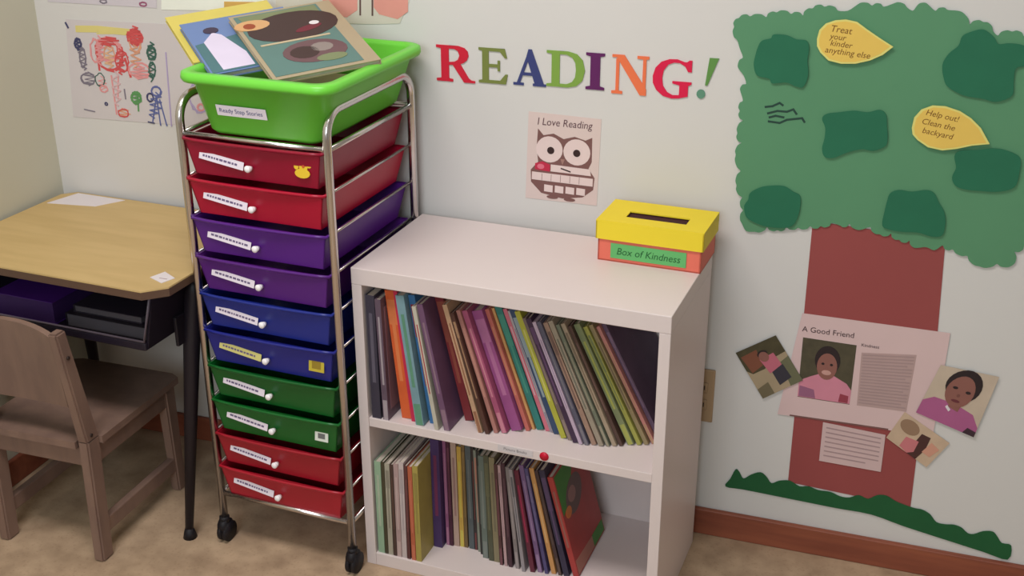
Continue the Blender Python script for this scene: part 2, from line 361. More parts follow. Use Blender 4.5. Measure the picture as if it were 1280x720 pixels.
for i, (nm, colr, lab) in enumerate(dcol):
    m = mat('drawer_'+nm, colr, .32, noise=.08, scale=10, spec=.5)
    z = ZT-.004-PITCH*i-.003; h = .069
    xa, xb = .011, CW-.011; ins = .013
    xa2, xb2 = xa+ins, xb-ins; yf, yk = -.008, CDp-.012; yf2 = .001; yk2 = yk-.02
    th = .0025; zb_ = z-h
    b = MB()
    def wall(p, q, r, s, n):   # outer quad p q (bottom) r s (top) with thickness toward n
        n = Vector(n)*th; P = [Vector(v) for v in (p, q, r, s)]
        b.hexa([P[0], P[1], P[1]+n, P[0]+n, P[3], P[2], P[2]+n, P[3]+n], m)
    wall((xa2, yf2, zb_), (xb2, yf2, zb_), (xb, yf, z), (xa, yf, z), (0, 1, 0))
    wall((xa2, yk2, zb_), (xb2, yk2, zb_), (xb, yk, z), (xa, yk, z), (0, -1, 0))
    wall((xa2, yf2, zb_), (xa2, yk2, zb_), (xa, yk, z), (xa, yf, z), (1, 0, 0))
    wall((xb2, yf2, zb_), (xb2, yk2, zb_), (xb, yk, z), (xb, yf, z), (-1, 0, 0))
    b.box((xa2, yf2, zb_), (xb2, yk2, zb_+th), m)
    # rolled lip around the top, bowed out a little at the front
    L = [(xa-.001, yk, z), (xa-.001, yf, z)]
    for k in range(1, 12): u = k/12; L.append((xa+(xb-xa)*u, yf-.006*math.sin(math.pi*u), z-.001))
    L += [(xb+.001, yf, z), (xb+.001, yk, z), (xa-.001, yk, z)]
    b.tube(L, .0034, m, 8)
    dr = b.build('drawer', cart); dr['label'] = lab
    # face plane slopes back: point at height fraction f
    def face(x, f): return (x, yf+(yf2-yf)*f, z-h*f)
    sl = math.atan2(yf2-yf, h)
    Mf = Matrix.Translation(face(0, .5)) @ Matrix.Rotation(-sl, 4, 'X')
    lb = MB(); ml = M_laby if i == 5 else M_lab
    ang = -.14; cx_ = .093
    Ml = Mf @ Matrix.Translation((cx_-.004, -.0015, -.001)) @ Matrix.Rotation(-ang, 4, 'Y')
    lb.box((-.050, -.001, -.0078), (.048, 0, .0078), ml, M=Ml)
    x = -.042
    while x < .034:
        w_ = rnd.uniform(.003, .008); lb.box((x, -.0013, -.002), (x+w_, -.001, .002), M_ink, M=Ml); x += w_+.002
    lb.build('name_label', dr)
    kb = MB(); kb.tube([Mf @ Vector((.152, 0, -.009)), Mf @ Vector((.152, -.012, -.009))], [.004, .0065], M_knob, 12); kb.ball(Mf @ Vector((.152, -.013, -.009)), .0068, M_knob, (1, .6, 1))
    kb.build('knob', dr)
    if i in (0, 5, 7):
        sb = MB(); Ms = Mf @ Matrix.Translation((.262, -.001, 0))
        if i == 0:
            for (ex, ez, rx, rz) in ((0, -.006, .016, .009), (.002, .006, .009, .009), (-.013, .006, .005, .006), (.014, .010, .005, .005)): sb.prism(ell(ex, ez, rx, rz, 14), -.001-ex*.01, 0, M_stk, Ms)
            sb.prism(ell(.002, .007, .003, .003, 8), -.0016, -.0009, mat('sticker_red', (200, 90, 40)), Ms)
        elif i == 5:
            sb.box((-.017, -.001, -.014), (.017, 0, .014), mat('sticker_gold', (196, 176, 60), .5), M=Ms); sb.box((-.010, -.0014, -.008), (.010, -.001, .008), mat('sticker_olive', (150, 126, 40)), M=Ms)
        else:
            sb.box((-.015, -.001, -.012), (.015, 0, .012), M_stw, M=Ms); sb.box((-.008, -.0014, -.006), (.008, -.001, .005), mat('sticker_grey', (110, 110, 110)), M=Ms)
        sb.build('sticker', dr)

# ------------------------------------------------------------------ green tub
M_tub = mat('green_plastic', (112, 208, 66), .35, noise=.04, scale=5)
tub = thing('green_tub', 'bright lime green plastic tub full of picture books on top of the drawer cart', 'tub', (-.3275, -.3655, ZT+.0056), (0, 0, CR))
b = MB()
def rr(x0, x1, y0, y1, rad, z, n=6):
    P = []
    for (cx_, cy_, a0) in ((x1-rad, y1-rad, 0), (x0+rad, y1-rad, 90), (x0+rad, y0+rad, 180), (x1-rad, y0+rad, 270)):
        for k in range(n+1): a = R(a0+90*k/n); P.append((cx_+rad*math.cos(a), cy_+rad*math.sin(a), z))
    return P
TH = .121
# outer: bottom rect, top rect; then flange, then inner
x0, x1, y0, y1 = .056, .296, .002, CDp-.006
X0, X1, Y0, Y1 = .036, .334, -.026, CDp+.004
loops = [rr(x0+.008, x1-.008, y0+.008, y1-.008, .02, 0), rr(x0, x1, y0, y1, .026, .008), rr(X0+.002, X1-.002, Y0+.002, Y1-.002, .035, TH-.016),
         rr(X0-.012, X1+.012, Y0-.012, Y1+.010, .04, TH-.018), rr(X0-.015, X1+.015, Y0-.015, Y1+.012, .042, TH-.012), rr(X0-.013, X1+.013, Y0-.013, Y1+.011, .04, TH-.002), rr(X0-.008, X1+.008, Y0-.008, Y1+.008, .038, TH),
         rr(X0+.006, X1-.006, Y0+.006, Y1-.004, .03, TH), rr(X0+.009, X1-.009, Y0+.009, Y1-.007, .03, TH-.008), rr(x0+.004, x1-.004, y0+.004, y1-.004, .02, .012), rr(x0+.02, x1-.02, y0+.02, y1-.02, .015, .004)]
t = bmesh.new(); vl = [[t.verts.new(p) for p in l] for l in loops]; n = len(vl[0])
for a_, c_ in zip(vl, vl[1:]):
    for k in range(n): t.faces.new((a_[k], a_[(k+1) % n], c_[(k+1) % n], c_[k]))
t.faces.new(vl[0][::-1]); t.faces.new(vl[-1]); bmesh.ops.recalc_face_normals(t, faces=t.faces)
b.add(t, M_tub, smooth=True); b.build('tub_body', tub)
b = MB(); fx = lambda z: y0+(Y0-y0)*(z/TH)
sl = math.atan2(y0-Y0, TH)
Mt = Matrix.Translation((.150, fx(.052)-.0026, .052)) @ Matrix.Rotation(sl, 4, 'X')
b.box((-.056, -.0006, -.0105), (.050, .0004, .0105), M_lab, M=Mt)
me = text_mesh('Ready Step Stories', .0122); b.mesh(me, mat('label_blue_ink', (60, 70, 130)), Mt @ Matrix.Translation((-.004, -.0009, 0)) @ WALLROT)
b.build('tub_label', tub)

# picture books lying across the tub
TL, TR, BL = Vector((-.360, -.112, 1.087)), Vector((-.212, .038, 1.105)), Vector((-.135, -.318, 1.013))
C0 = Vector((CX, CY, CZ)); TL, TR, BL = [C0+(v-C0)*.966 for v in (TL, TR, BL)]
e = (TR-TL).normalized(); d = (BL-TL); d = (d-e*d.dot(e)).normalized(); nrm = d.cross(e).normalized()
if nrm.z < 0: nrm = -nrm
shift = Vector((0, 0, 0))
def tubbook(name, label, px, off, w, l, th, m, art=None):
    # top-left corner where the eye sees it, on a plane parallel to the first cover, "off" below it
    P0 = TL-nrm*off; dr = ray(*px); C = Vector((CX, CY, CZ)); k = (P0-C).dot(nrm)/dr.dot(nrm); tl = C+dr*k
    o = thing(name, label, 'book', group=None)
    M = Matrix.Identity(4)
    ax, ay = e, -d
    for r_ in range(3): M[r_][0] = ax[r_]; M[r_][1] = ay[r_]; M[r_][2] = nrm[r_]; M[r_][3] = tl[r_]
    o.matrix_world = M
    b = MB(); b.box((0, -l, -.0018), (w, 0, 0), m); b.box((0, -l, -th), (w, 0, -th+.0018), m); b.box((w-.002, -l, -th+.0018), (w, 0, -.0018), m); cv = b.build('cover', o)
    b = MB(); b.box((.002, -l+.003, -th+.0018), (w-.002, -.003, -.0018), M_pages); b.build('pages', o)
    if art:
        b = MB(); MA = Matrix.Rotation(R(-90), 4, 'X')  # prism x,z,y -> x,y,z(front)
        art(b, w, l, MA); b.build('cover_picture', cv)
    return o
def sh(b, pts, m, MA, lay=0): b.prism(pts, -.0008-.0003*lay, -.0001, m, MA)
# MA maps prism coords (x, y, z) -> (x, z, -y); front of prism (-y) becomes +z ; prism z becomes y (-l..0)
def art_front(b, w, l, MA):
    MA = Matrix(((1, 0, 0, 0), (0, 0, 1, 0), (0, -1, 0, 0), (0, 0, 0, 1)))
    cr = mat('cover_cream', (190, 172, 140), .45); tl_ = mat('cover_teal', (88, 122, 116), .45); dk = mat('bear_brown', (62, 40, 38), .5); tan = mat('bear_tan', (206, 160, 110), .5)
    gr = mat('cover_olive', (120, 130, 92), .5); mv = mat('cover_mauve', (104, 74, 78), .5)
    sh(b, [(.008, -.008), (w-.03, -.008), (w-.03, -l+.01), (.008, -l+.01)], tl_, MA)
    sh(b, [(.015, -.012), (w-.035, -.012), (w-.035, -.045), (.02, -.04)], gr, MA, 1)
    sh(b, ell(w*.5, -.085, w*.44, .060, 22, rot=.1), dk, MA, 2)
    sh(b, ell(w*.15, -.055, .035, .022, 16), tan, MA, 3); sh(b, ell(w*.12, -.058, .012, .012, 12), mat('bear_rust', (150, 70, 40)), MA, 4)
    sh(b, ell(w*.70, -.088, .010, .008, 12), M_paper, MA, 4)
    sh(b, ell(w*.62, -.105, .030, .010, 14, rot=.3), mat('cover_wine', (110, 36, 50)), MA, 3)
    sh(b, [(.02, -.142), (w-.05, -.142), (w-.05, -.148), (.02, -.148)], cr, MA, 3)
    sh(b, ell(w*.52, -.20, w*.30, .045, 20), mv, MA, 2)
    sh(b, ell(w*.42, -.20, .028, .024, 14), dk, MA, 3); sh(b, ell(w*.60, -.19, .022, .018, 12), mat('cover_grey', (140, 128, 122)), MA, 3)
    sh(b, ell(w*.62, -.235, .03, .014, 12), gr, MA, 3)
def art_blue(b, w, l, MA):
    MA = Matrix(((1, 0, 0, 0), (0, 0, 1, 0), (0, -1, 0, 0), (0, 0, 0, 1)))
    sh(b, [(.004, -.10), (w-.004, -.06), (w-.004, -l+.004), (.004, -l+.004)], mat('cover_sea', (72, 112, 118), .5), MA)
    wh = mat('figure_lilac', (214, 204, 226), .5)
    sh(b, [(.022, -.095), (.048, -.060), (.062, -.075), (.085, -.16), (.085, -l+.01), (.025, -l+.01)], wh, MA, 1)
    sh(b, ell(.048, -.050, .015, .013, 14), mat('figure_hair', (60, 46, 70), .5), MA, 2)
tubbook('picture_book', 'brown and teal picture book with a bear on its cover, topmost in the green tub', (285, 22), 0, .207, .28, .010, mat('cover_beige_frame', (168, 152, 124), .45), art_front)
tubbook('picture_book', 'blue picture book with a white figure on its cover, sticking out of the green tub', (224, 31), .0125, .210, .225, .011, mat('cover_blue', (104, 128, 176), .45), art_blue)
tubbook('picture_book', 'yellow picture book under the blue one, poking out of the green tub at far left', (206, 22), .0255, .210, .21, .009, mat('cover_yellow', (212, 196, 96), .5))
# a stack of books inside the tub that carries the leaning ones
for k, (nm, cc) in enumerate((('grey-blue', (90, 104, 124)), ('dark red', (120, 40, 44)), ('cream', (196, 186, 150)))):
    closed_book('picture_book', ['grey-blue book at the bottom of the green tub', 'dark red book lying in the green tub on the grey-blue one', 'cream book lying in the green tub under the leaning picture books'][k], 'book',
                Mc @ Matrix.Translation((.065, .03, ZT+.0195+k*.0145)), .19, .27, .014, mat('tub_stack_%d' % k, cc, .5))

# ------------------------------------------------------------------ bookcase
RB = -0.0428; BW, BD, BH, BT = .6274, .3223, .6781, .0344
BL_ = (.012, -.02, 0)
bc = thing('bookcase', 'low white two shelf bookcase filled with children books, beside the drawer cart', 'bookcase', BL_, (0, 0, RB))
Mb = Matrix.Translation(BL_) @ Matrix.Rotation(RB, 4, 'Z')
ST = .0215; S0, S1 = .335, .3545; FB = .030
b = MB(); b.box((0, -BD, BH-BT), (BW, 0, BH), M_white, .0015); b.build('top_board', bc)
for x in (0, BW-ST):
    b = MB(); b.box((x+.0002, -BD+.0005, 0), (x+ST-.0002, 0, BH-BT), M_white, .001); b.build('side_panel', bc)
b = MB(); b.box((ST, -BD+.002, S0), (BW-ST, -.006, S1), M_white, .001); shf = b.build('shelf', bc)
b = MB(); b.box((ST, -BD+.001, 0), (BW-ST, -.006, FB), M_white, .001); b.build('bottom_board', bc)
b = MB(); b.box((ST, -.0055, 0), (BW-ST, -.0005, BH-BT), M_white); b.build('back_panel', bc)
b = MB(); b.tube([(.395, -BD+.002, .3465), (.395, -BD+.0006, .3465)], .0092, mat('red_dot', (200, 10, 50), .4), 20); b.build('red_dot_sticker', shf)
b = MB(); b.box((.300, -BD+.0012, .3395), (.372, -BD+.0018, .3525), mat('label_greyish', (206, 198, 200), .5))
put_text(b, 'Picture Books', .336, .3462, -BD+.0009, .0085, mat('ink_grey', (120, 112, 116))); b.build('shelf_label', shf)

# ------------------------------------------------------------------ books on shelves
ROWEND = []
def shelf_row(spec, x, z0, row, sc):
    n = len(spec); prev = None
    for i, (cn, c1, c2, t_, h_, ang, yfr, dep) in enumerate(spec):
        th = R(ang); t_ *= sc; dep = min(dep, -yfr-.008)
        if prev:
            px, pth, pt, ph = prev
            Bx, Bz = px+pt*math.cos(pth), pt*math.sin(pth)
            Tx, Tz = Bx-ph*math.sin(pth), Bz+ph*math.cos(pth)
            x = Bx+Bz*math.tan(th)
            if h_*math.cos(th) >= Tz: x = max(x, Tx+Tz*math.tan(th))
            else:
                zz = h_*math.cos(th); x = max(x, Bx-(zz-Bz)*math.tan(pth)+h_*math.sin(th))
            x += .0010
        prev = (x, th, t_, h_)
        left = spec[i-1][0] if i else None; right = spec[i+1][0] if i < n-1 else None
        pos = ('between the %s and %s ones' % (left, right)) if left and right else ('first at the left end' if right else 'last at the right end')
        lab = '%s book on the %s shelf, %s' % (cn, row, pos)
        o = thing('book', lab, 'book', Mb @ Vector((x, yfr, z0)), (0, -th, RB), 'books on the %s shelf' % row)
        gk = lambda c: tuple(v*.84+w_*.16 for v, w_ in zip(c, (118, 104, 102)))
        c1, c2 = gk(c1), (gk(c2) if c2 != c1 else gk(c1))
        m = mat('book_'+row+'_%d' % i, c1, .45, noise=.25, scale=22); m2 = mat('bookband_'+row+'_%d' % i, c2, .45, noise=.2, scale=30)
        cv = MB(); ct = min(.0016, t_*.2)
        cv.box((0, 0, 0), (ct, dep, h_), m); cv.box((t_-ct, 0, 0), (t_, dep, h_), m)
        # spine in bands (title strip and foot strip)
        z1, z2, z3 = h_*(.12+.05*((i*7) % 3)), h_*(.62+.06*((i*5) % 4)), h_*.93
        if i % 3 == 1: cv.box((ct, 0, 0), (t_-ct, .0015, z1), m2); cv.box((ct, 0, z1), (t_-ct, .0015, h_), m)
        elif i % 3 == 2: cv.box((ct, 0, 0), (t_-ct, .0015, z2), m); cv.box((ct, 0, z2), (t_-ct, .0015, z3), m2); cv.box((ct, 0, z3), (t_-ct, .0015, h_), m)
        else: cv.box((ct, 0, 0), (t_-ct, .0015, h_), m)
        co = cv.build('cover', o)
        if c2 != c1:
            s = MB(); w_ = max(.0015, (t_-2*ct)*.45); s.box((t_/2-w_/2, -.0003, h_*.3), (t_/2+w_/2, .0002, h_*.86), m2); s.build('spine_title', co)
        pg = MB(); pg.box((ct, .0015, .002), (t_-ct, dep-.002, h_-.002), M_pages); pg.build('pages', o)
        if cn.startswith('mauve'):
            s = MB(); s.box((t_, .012, .02), (t_+.0006, dep-.01, h_-.02), mat('mauve_panel', (140, 104, 112), .5))
            s.build('cover_picture', co)
        if cn.startswith('red and green'):
            s = MB(); g = mat('art_green', (66, 130, 54), .5); g2 = mat('art_grey', (104, 82, 80), .5); pk = mat('art_pink', (168, 112, 98), .5)
            def q(pts, mm, l): # y,z outline on the right cover
                MM = Matrix(((0, -1, 0, 0), (1, 0, 0, 0), (0, 0, 1, 0), (0, 0, 0, 1)))
                s.prism(pts, -t_-.0005-l*.0003, -t_, mm, MM)
            q([(.003, .003), (dep-.003, .003), (dep-.003, h_-.003), (.003, h_-.003)], m, -.8)
            q([(.004, h_*.60), (.004, h_-.004), (dep*.65, h_-.004), (.05, h_*.66)], g, 0)
            q(ell(dep*.42, h_*.66, dep*.28, h_*.15, 20, rot=.3), g2, 1); q(ell(dep*.36, h_*.68, dep*.12, h_*.07, 14), mat('art_light', (150, 112, 108), .5), 2)
            q([(.004, .004), (dep*.6, .004), (dep*.6, .03), (.004, .035)], pk, 1); q([(dep*.6, .004), (dep-.004, .004), (dep-.004, .03), (dep*.6, .03)], g, 1)
            q(ell(.03, h_*.58, .016, .012, 12), mat('art_orange', (206, 120, 60), .5), 2)
            s.build('cover_picture', co)
    ROWEND.append((row, round(x, 3), [round(v, 3) for v in (x+t_*math.cos(th),)]))
F0 = -BD+.006
U = [('dark navy', (46, 44, 62), (90, 86, 104), .014, .268, 0.5, F0, .20),
     ('mauve', (92, 74, 92), (172, 160, 168), .009, .262, 1.5, F0, .22),
     ('bright orange', (226, 92, 38), (238, 128, 70), .015, .276, 5.5, F0+0.02, .20),
     ('hot pink', (206, 28, 72), (206, 28, 72), .006, .280, 6, F0+0.014, .20),
     ('pale teal', (118, 160, 172), (88, 150, 120), .013, .277, 7, F0+.004, .21),
     ('sky blue', (46, 112, 172), (150, 50, 60), .010, .275, 8, F0+0.02, .20),
     ('ivory', (200, 196, 178), (176, 60, 70), .006, .262, 9, F0+0, .19),
     ('violet grey', (104, 70, 104), (140, 110, 130), .009, .268, 11, F0+.004, .20),
     ('maroon', (124, 34, 40), (150, 70, 56), .013, .276, 13, F0+0.055, .20),
     ('chestnut', (128, 62, 48), (190, 40, 50), .009, .264, 14, F0+0.05, .20),
     ('sand', (196, 156, 122), (150, 100, 70), .007, .272, 15, F0+0.02, .19),
     ('dark cocoa', (74, 42, 34), (170, 130, 96), .006, .258, 16, F0+0.02, .19),
     ('rose tan', (184, 122, 112), (210, 150, 130), .006, .262, 17, F0+0.03, .19),
     ('raspberry', (172, 78, 116), (210, 130, 150), .008, .262, 18, F0+0.035, .20),
     ('magenta purple', (156, 74, 136), (186, 110, 160), .016, .258, 18.5, F0+0.05, .20),
     ('coral', (204, 104, 92), (220, 150, 110), .006, .262, 19, F0+0.06, .19),
     ('apricot', (222, 166, 100), (222, 166, 100), .004, .262, 19, F0+0.07, .19),
     ('jade green', (36, 124, 116), (60, 150, 130), .010, .268, 19.5, F0+0.072, .20),
     ('flamingo pink', (214, 110, 130), (226, 190, 200), .006, .264, 20, F0+0.073, .19),
     ('silver', (186, 178, 182), (140, 130, 150), .004, .262, 20, F0+0.072, .19),
     ('patterned navy', (40, 66, 104), (150, 170, 180), .010, .270, 20.5, F0+0.068, .20),
     ('lime yellow', (182, 182, 56), (210, 208, 110), .008, .272, 21, F0+0.058, .20),
     ('taupe', (118, 100, 96), (150, 130, 120), .006, .262, 21.5, F0+0.056, .19),
     ('aubergine', (50, 30, 60), (90, 60, 100), .008, .266, 22, F0+0.05, .20),
     ('lilac', (196, 174, 196), (160, 140, 170), .005, .262, 22, F0+0.048, .19),
     ('slate', (84, 84, 104), (120, 116, 124), .006, .264, 22.5, F0+0.05, .20),
     ('light brown', (166, 132, 112), (120, 90, 80), .007, .262, 23, F0+0.055, .19),
     ('stone', (158, 146, 126), (110, 110, 96), .007, .268, 23.5, F0+0.056, .20),
     ('grey green', (112, 120, 100), (160, 150, 126), .005, .262, 24, F0+0.06, .19),
     ('beige', (172, 152, 126), (130, 110, 90), .006, .264, 24.5, F0+0.065, .19),
     ('dark brown', (76, 52, 44), (120, 90, 80), .005, .260, 25, F0+0.07, .19),
     ('moss', (124, 136, 92), (172, 176, 80), .009, .262, 26, F0+0.08, .20),
     ('olive lime', (166, 166, 72), (120, 130, 80), .006, .258, 26.5, F0+0.086, .19),
     ('khaki', (150, 132, 92), (110, 90, 70), .006, .262, 27, F0+0.092, .19),
     ('salmon', (206, 132, 122), (190, 150, 110), .005, .258, 27.5, F0+0.1, .19),
     ('smoky purple', (92, 70, 96), (130, 104, 130), .006, .262, 28, F0+0.11, .19)]
shelf_row(U, ST+.006, S1, 'upper', 1.36)
L = [('pale mint', (150, 186, 152), (178, 196, 168), .012, .222, 0, F0, .20),
     ('olive black', (62, 58, 38), (62, 58, 38), .006, .224, 0, F0, .20),
     ('ash', (176, 172, 152), (140, 136, 120), .009, .222, 0, F0, .20),
     ('dark umber', (64, 46, 40), (90, 60, 50), .006, .222, 0, F0, .19),
     ('dusty pink', (180, 152, 150), (200, 176, 172), .009, .226, 0, F0, .20),
     ('pearl', (206, 192, 190), (180, 168, 170), .009, .232, 0, F0, .20),
     ('oxblood', (84, 42, 42), (120, 70, 70), .006, .226, 0, F0, .19),
     ('brick rust', (188, 92, 60), (206, 110, 80), .008, .226, .5, F0, .20),
     ('mustard olive', (172, 156, 72), (150, 136, 64), .010, .230, .5, F0, .20),
     ('deep violet', (60, 40, 92), (110, 40, 80), .016, .262, .5, F0+.06, .20),
     ('orchid', (146, 84, 124), (180, 120, 150), .006, .262, 1, F0+.075, .20),
     ('dark wine', (64, 22, 44), (100, 50, 70), .006, .258, 1, F0+.075, .20),
     ('blush', (188, 158, 142), (160, 120, 116), .010, .252, 1, F0+.078, .20),
     ('golden yellow', (206, 166, 68), (214, 198, 80), .008, .244, 1, F0+.08, .19),
     ('bronze', (112, 88, 48), (140, 110, 60), .006, .252, 1, F0+.08, .19),
     ('charcoal teal', (76, 88, 92), (100, 110, 112), .010, .254, 1.5, F0+.08, .20),
     ('soot', (40, 34, 36), (110, 50, 50), .005, .252, 1.5, F0+.08, .19),
     ('light sage', (132, 140, 126), (190, 130, 110), .006, .246, 2, F0+.076, .19),
     ('black', (34, 36, 34), (80, 84, 80), .007, .250, 2, F0+.07, .20),
     ('slate green', (96, 112, 104), (120, 130, 124), .010, .246, 2, F0+.06, .20),
     ('dark moss', (72, 76, 56), (96, 98, 70), .009, .252, 2.5, F0+.056, .20),
     ('khaki tan', (134, 124, 92), (110, 104, 80), .010, .250, 2.5, F0+.056, .20),
     ('mahogany', (72, 40, 42), (110, 60, 70), .006, .240, 3, F0+.05, .19),
     ('shell pink', (190, 156, 158), (150, 120, 130), .005, .240, 3.5, F0+.05, .19),
     ('dark plum', (58, 30, 42), (90, 60, 70), .007, .246, 4, F0+.05, .19),
     ('pewter', (128, 120, 120), (160, 150, 150), .007, .240, 5.5, F0+.05, .19),
     ('cool grey', (150, 144, 148), (90, 90, 96), .006, .240, 7, F0+.045, .19),
     ('dark ruby', (92, 22, 44), (160, 30, 70), .008, .238, 9, F0+.05, .20),
     ('heather purple', (112, 82, 128), (150, 120, 160), .008, .250, 10, F0+.055, .20),
     ('blue violet', (68, 62, 112), (110, 100, 140), .006, .246, 11, F0+.055, .20),
     ('tan orange', (206, 146, 82), (226, 180, 120), .008, .246, 12, F0+.06, .20),
     ('dark walnut', (56, 38, 40), (90, 70, 60), .006, .244, 13, F0+.06, .19),
     ('ink navy', (38, 34, 60), (80, 60, 100), .010, .246, 13.5, F0+.062, .20),
     ('red and green', (170, 48, 44), (150, 90, 80), .010, .232, 15, F0+.066, .178)]
shelf_row(L, ST+.004, FB, 'lower', 1.2)

# ------------------------------------------------------------------ kindness box
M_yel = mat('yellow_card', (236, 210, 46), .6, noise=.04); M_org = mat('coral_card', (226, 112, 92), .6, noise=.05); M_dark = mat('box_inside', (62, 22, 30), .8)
M_gsig = mat('green_sign', (98, 178, 104), .6, noise=.06)
kb = thing('kindness_box', 'yellow lidded coral cardboard box with a slot and a green sign on the bookcase', 'box', (.4335, -.152, BH), (0, 0, -.05))
KW, KD, KH = .202, .118, .083
b = MB(); th = .003
b.box((0, 0, 0), (KW, KD, .003), M_org)
for (p, q_) in (((0, 0, 0), (KW, th, .06)), ((0, KD-th, 0), (KW, KD, .06)), ((0, 0, 0), (th, KD, .06)), ((KW-th, 0, 0), (KW, KD, .06))): b.box(p, q_, M_org)
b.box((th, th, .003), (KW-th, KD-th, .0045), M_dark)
b.build('box_body', kb)
# lid with slot
lx0, lx1, ly0, ly1, lz = -.004, KW+.004, -.004, KD+.004, KH
sx0, sx1, sy0, sy1 = .045, .163, .030, .064
b = MB()
b.box((lx0, ly0, lz-.0025), (lx1, sy0, lz), M_yel); b.box((lx0, sy1, lz-.0025), (lx1, ly1, lz), M_yel)
b.box((lx0, sy0, lz-.0025), (sx0, sy1, lz), M_yel); b.box((sx1, sy0, lz-.0025), (lx1, sy1, lz), M_yel)
for (p, q_) in (((lx0, ly0, lz-.038), (lx1, ly0+.0025, lz-.0025)), ((lx0, ly1-.0025, lz-.038), (lx1, ly1, lz-.0025)), ((lx0, ly0, lz-.038), (lx0+.0025, ly1, lz-.0025)), ((lx1-.0025, ly0, lz-.038), (lx1, ly1, lz-.0025))): b.box(p, q_, M_yel)
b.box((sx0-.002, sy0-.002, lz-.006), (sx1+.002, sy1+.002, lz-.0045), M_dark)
b.build('lid', kb)
b = MB(); b.box((.026, -.0016, .008), (.174, -.0002, .038), M_gsig)
put_text(b, 'Box of Kindness', .100, .0225, -.0019, .020, mat('sign_ink', (26, 92, 44)), sx=.95, shear=.2); b.build('sign', kb)

# ------------------------------------------------------------------ READING! letters
LET = {
 'R': (1.0, [[(.02, 0), (.44, 0), (.44, .07), (.34, .09), (.34, .91), (.14, .91), (.14, .09), (.02, .07)], [(.02, .93), (.02, 1), (.5, 1), (.5, .91), (.14, .91)],
             [(.34, 1), (.58, 1), (.74, .95), (.82, .86), (.84, .74), (.80, .62), (.70, .53), (.56, .48), (.34, .46), (.34, .54), (.48, .56), (.57, .62), (.61, .74), (.57, .86), (.48, .91), (.34, .91)],
             [(.42, .5), (.62, .52), (.84, .12), (.90, .07), (1.0, .06), (1.0, 0), (.72, 0)]]),
 'E': (.85, [[(.02, 0), (.9, 0), (.9, .09), (.36, .09), (.36, .91), (.14, .91), (.14, .09), (.02, .07)], [(.02, .93), (.02, 1), (.9, 1), (.9, .91), (.14, .91)],
             [(.9, 1), (.98, .74), (.90, .74), (.74, .91), (.74, 1)], [(.36, .46), (.36, .55), (.66, .55), (.66, .46)], [(.66, .36), (.74, .36), (.74, .66), (.66, .66)],
             [(.74, .09), (.92, .28), (1.0, .28), (.94, 0), (.74, 0)]]),
 'A': (1.0, [[(0, 0), (.32, 0), (.32, .07), (0, .07)], [(.60, 0), (1.0, 0), (1.0, .07), (.60, .07)], [(.10, .05), (.20, .05), (.52, .86), (.48, 1)],
             [(.46, 1), (.56, 1), (.94, .05), (.66, .05), (.40, .80)], [(.24, .28), (.72, .28), (.72, .36), (.26, .36)]]),
 'D': (1.0, [[(.0, 0), (.42, 0), (.42, .07), (.34, .09), (.34, .91), (.13, .91), (.13, .09), (0, .07)], [(0, .93), (0, 1), (.45, 1), (.45, .91), (.13, .91)],
             [(.34, 1), (.56, 1), (.78, .94), (.93, .78), (.99, .5), (.93, .22), (.78, .06), (.56, 0), (.34, 0), (.34, .09), (.52, .09), (.66, .16), (.74, .30), (.76, .5), (.74, .70), (.66, .84), (.52, .91), (.34, .91)]]),
 'I': (.5, [[(0, 0), (1, 0), (1, .07), (.76, .1), (.76, .9), (1, .93), (1, 1), (0, 1), (0, .93), (.24, .9), (.24, .1), (0, .07)]]),
 'N': (1.0, [[(0, 0), (.30, 0), (.30, .07), (.20, .08), (.20, .90), (.11, .90), (.11, .08), (0, .07)], [(0, .93), (0, 1), (.33, 1), (.95, .16), (.95, 0), (.78, 0), (.13, .93)],
             [(.68, .93), (.68, 1), (1, 1), (1, .93), (.93, .92), (.93, .05), (.84, .05), (.84, .92)]]),
 'G': (1.0, [[(.99, .70), (.90, .70), (.82, .84), (.68, .92), (.54, .92), (.40, .86), (.29, .70), (.26, .5), (.29, .3), (.40, .14), (.54, .07), (.68, .08), (.72, .10), (.72, 0), (.52, -.02), (.30, .03), (.12, .18), (.03, .36), (.02, .54), (.08, .76), (.22, .92), (.42, 1.0), (.62, 1.01), (.80, .95), (.86, .95), (.92, 1.0), (.99, 1.0)],
             [(.70, 0), (.92, .06), (.92, .34), (1.0, .38), (1.0, .44), (.52, .44), (.52, .38), (.70, .34)]]),
 '!': (.4, [[(.55, 1), (1.02, 1.0), (.52, .32), (.40, .32)], ell(.22, .10, .22, .115, 18)])}
lets = [('R', (545, 57, 594, 102), (204, 24, 52), 'crimson'), ('E', (598, 60, 635, 104), (118, 128, 62), 'olive'), ('A', (642, 61.5, 683, 107), (54, 62, 116), 'navy'), ('D', (683.5, 64, 732, 109), (124, 160, 66), 'light green'),
        ('I', (732.5, 66, 756, 112), (92, 22, 88), 'purple'), ('N', (765, 69, 811, 118), (232, 114, 70), 'orange'), ('G', (815, 74, 865, 122), (214, 8, 66), 'raspberry red'), ('!', (872, 72, 897, 123), (92, 140, 66), 'green')]
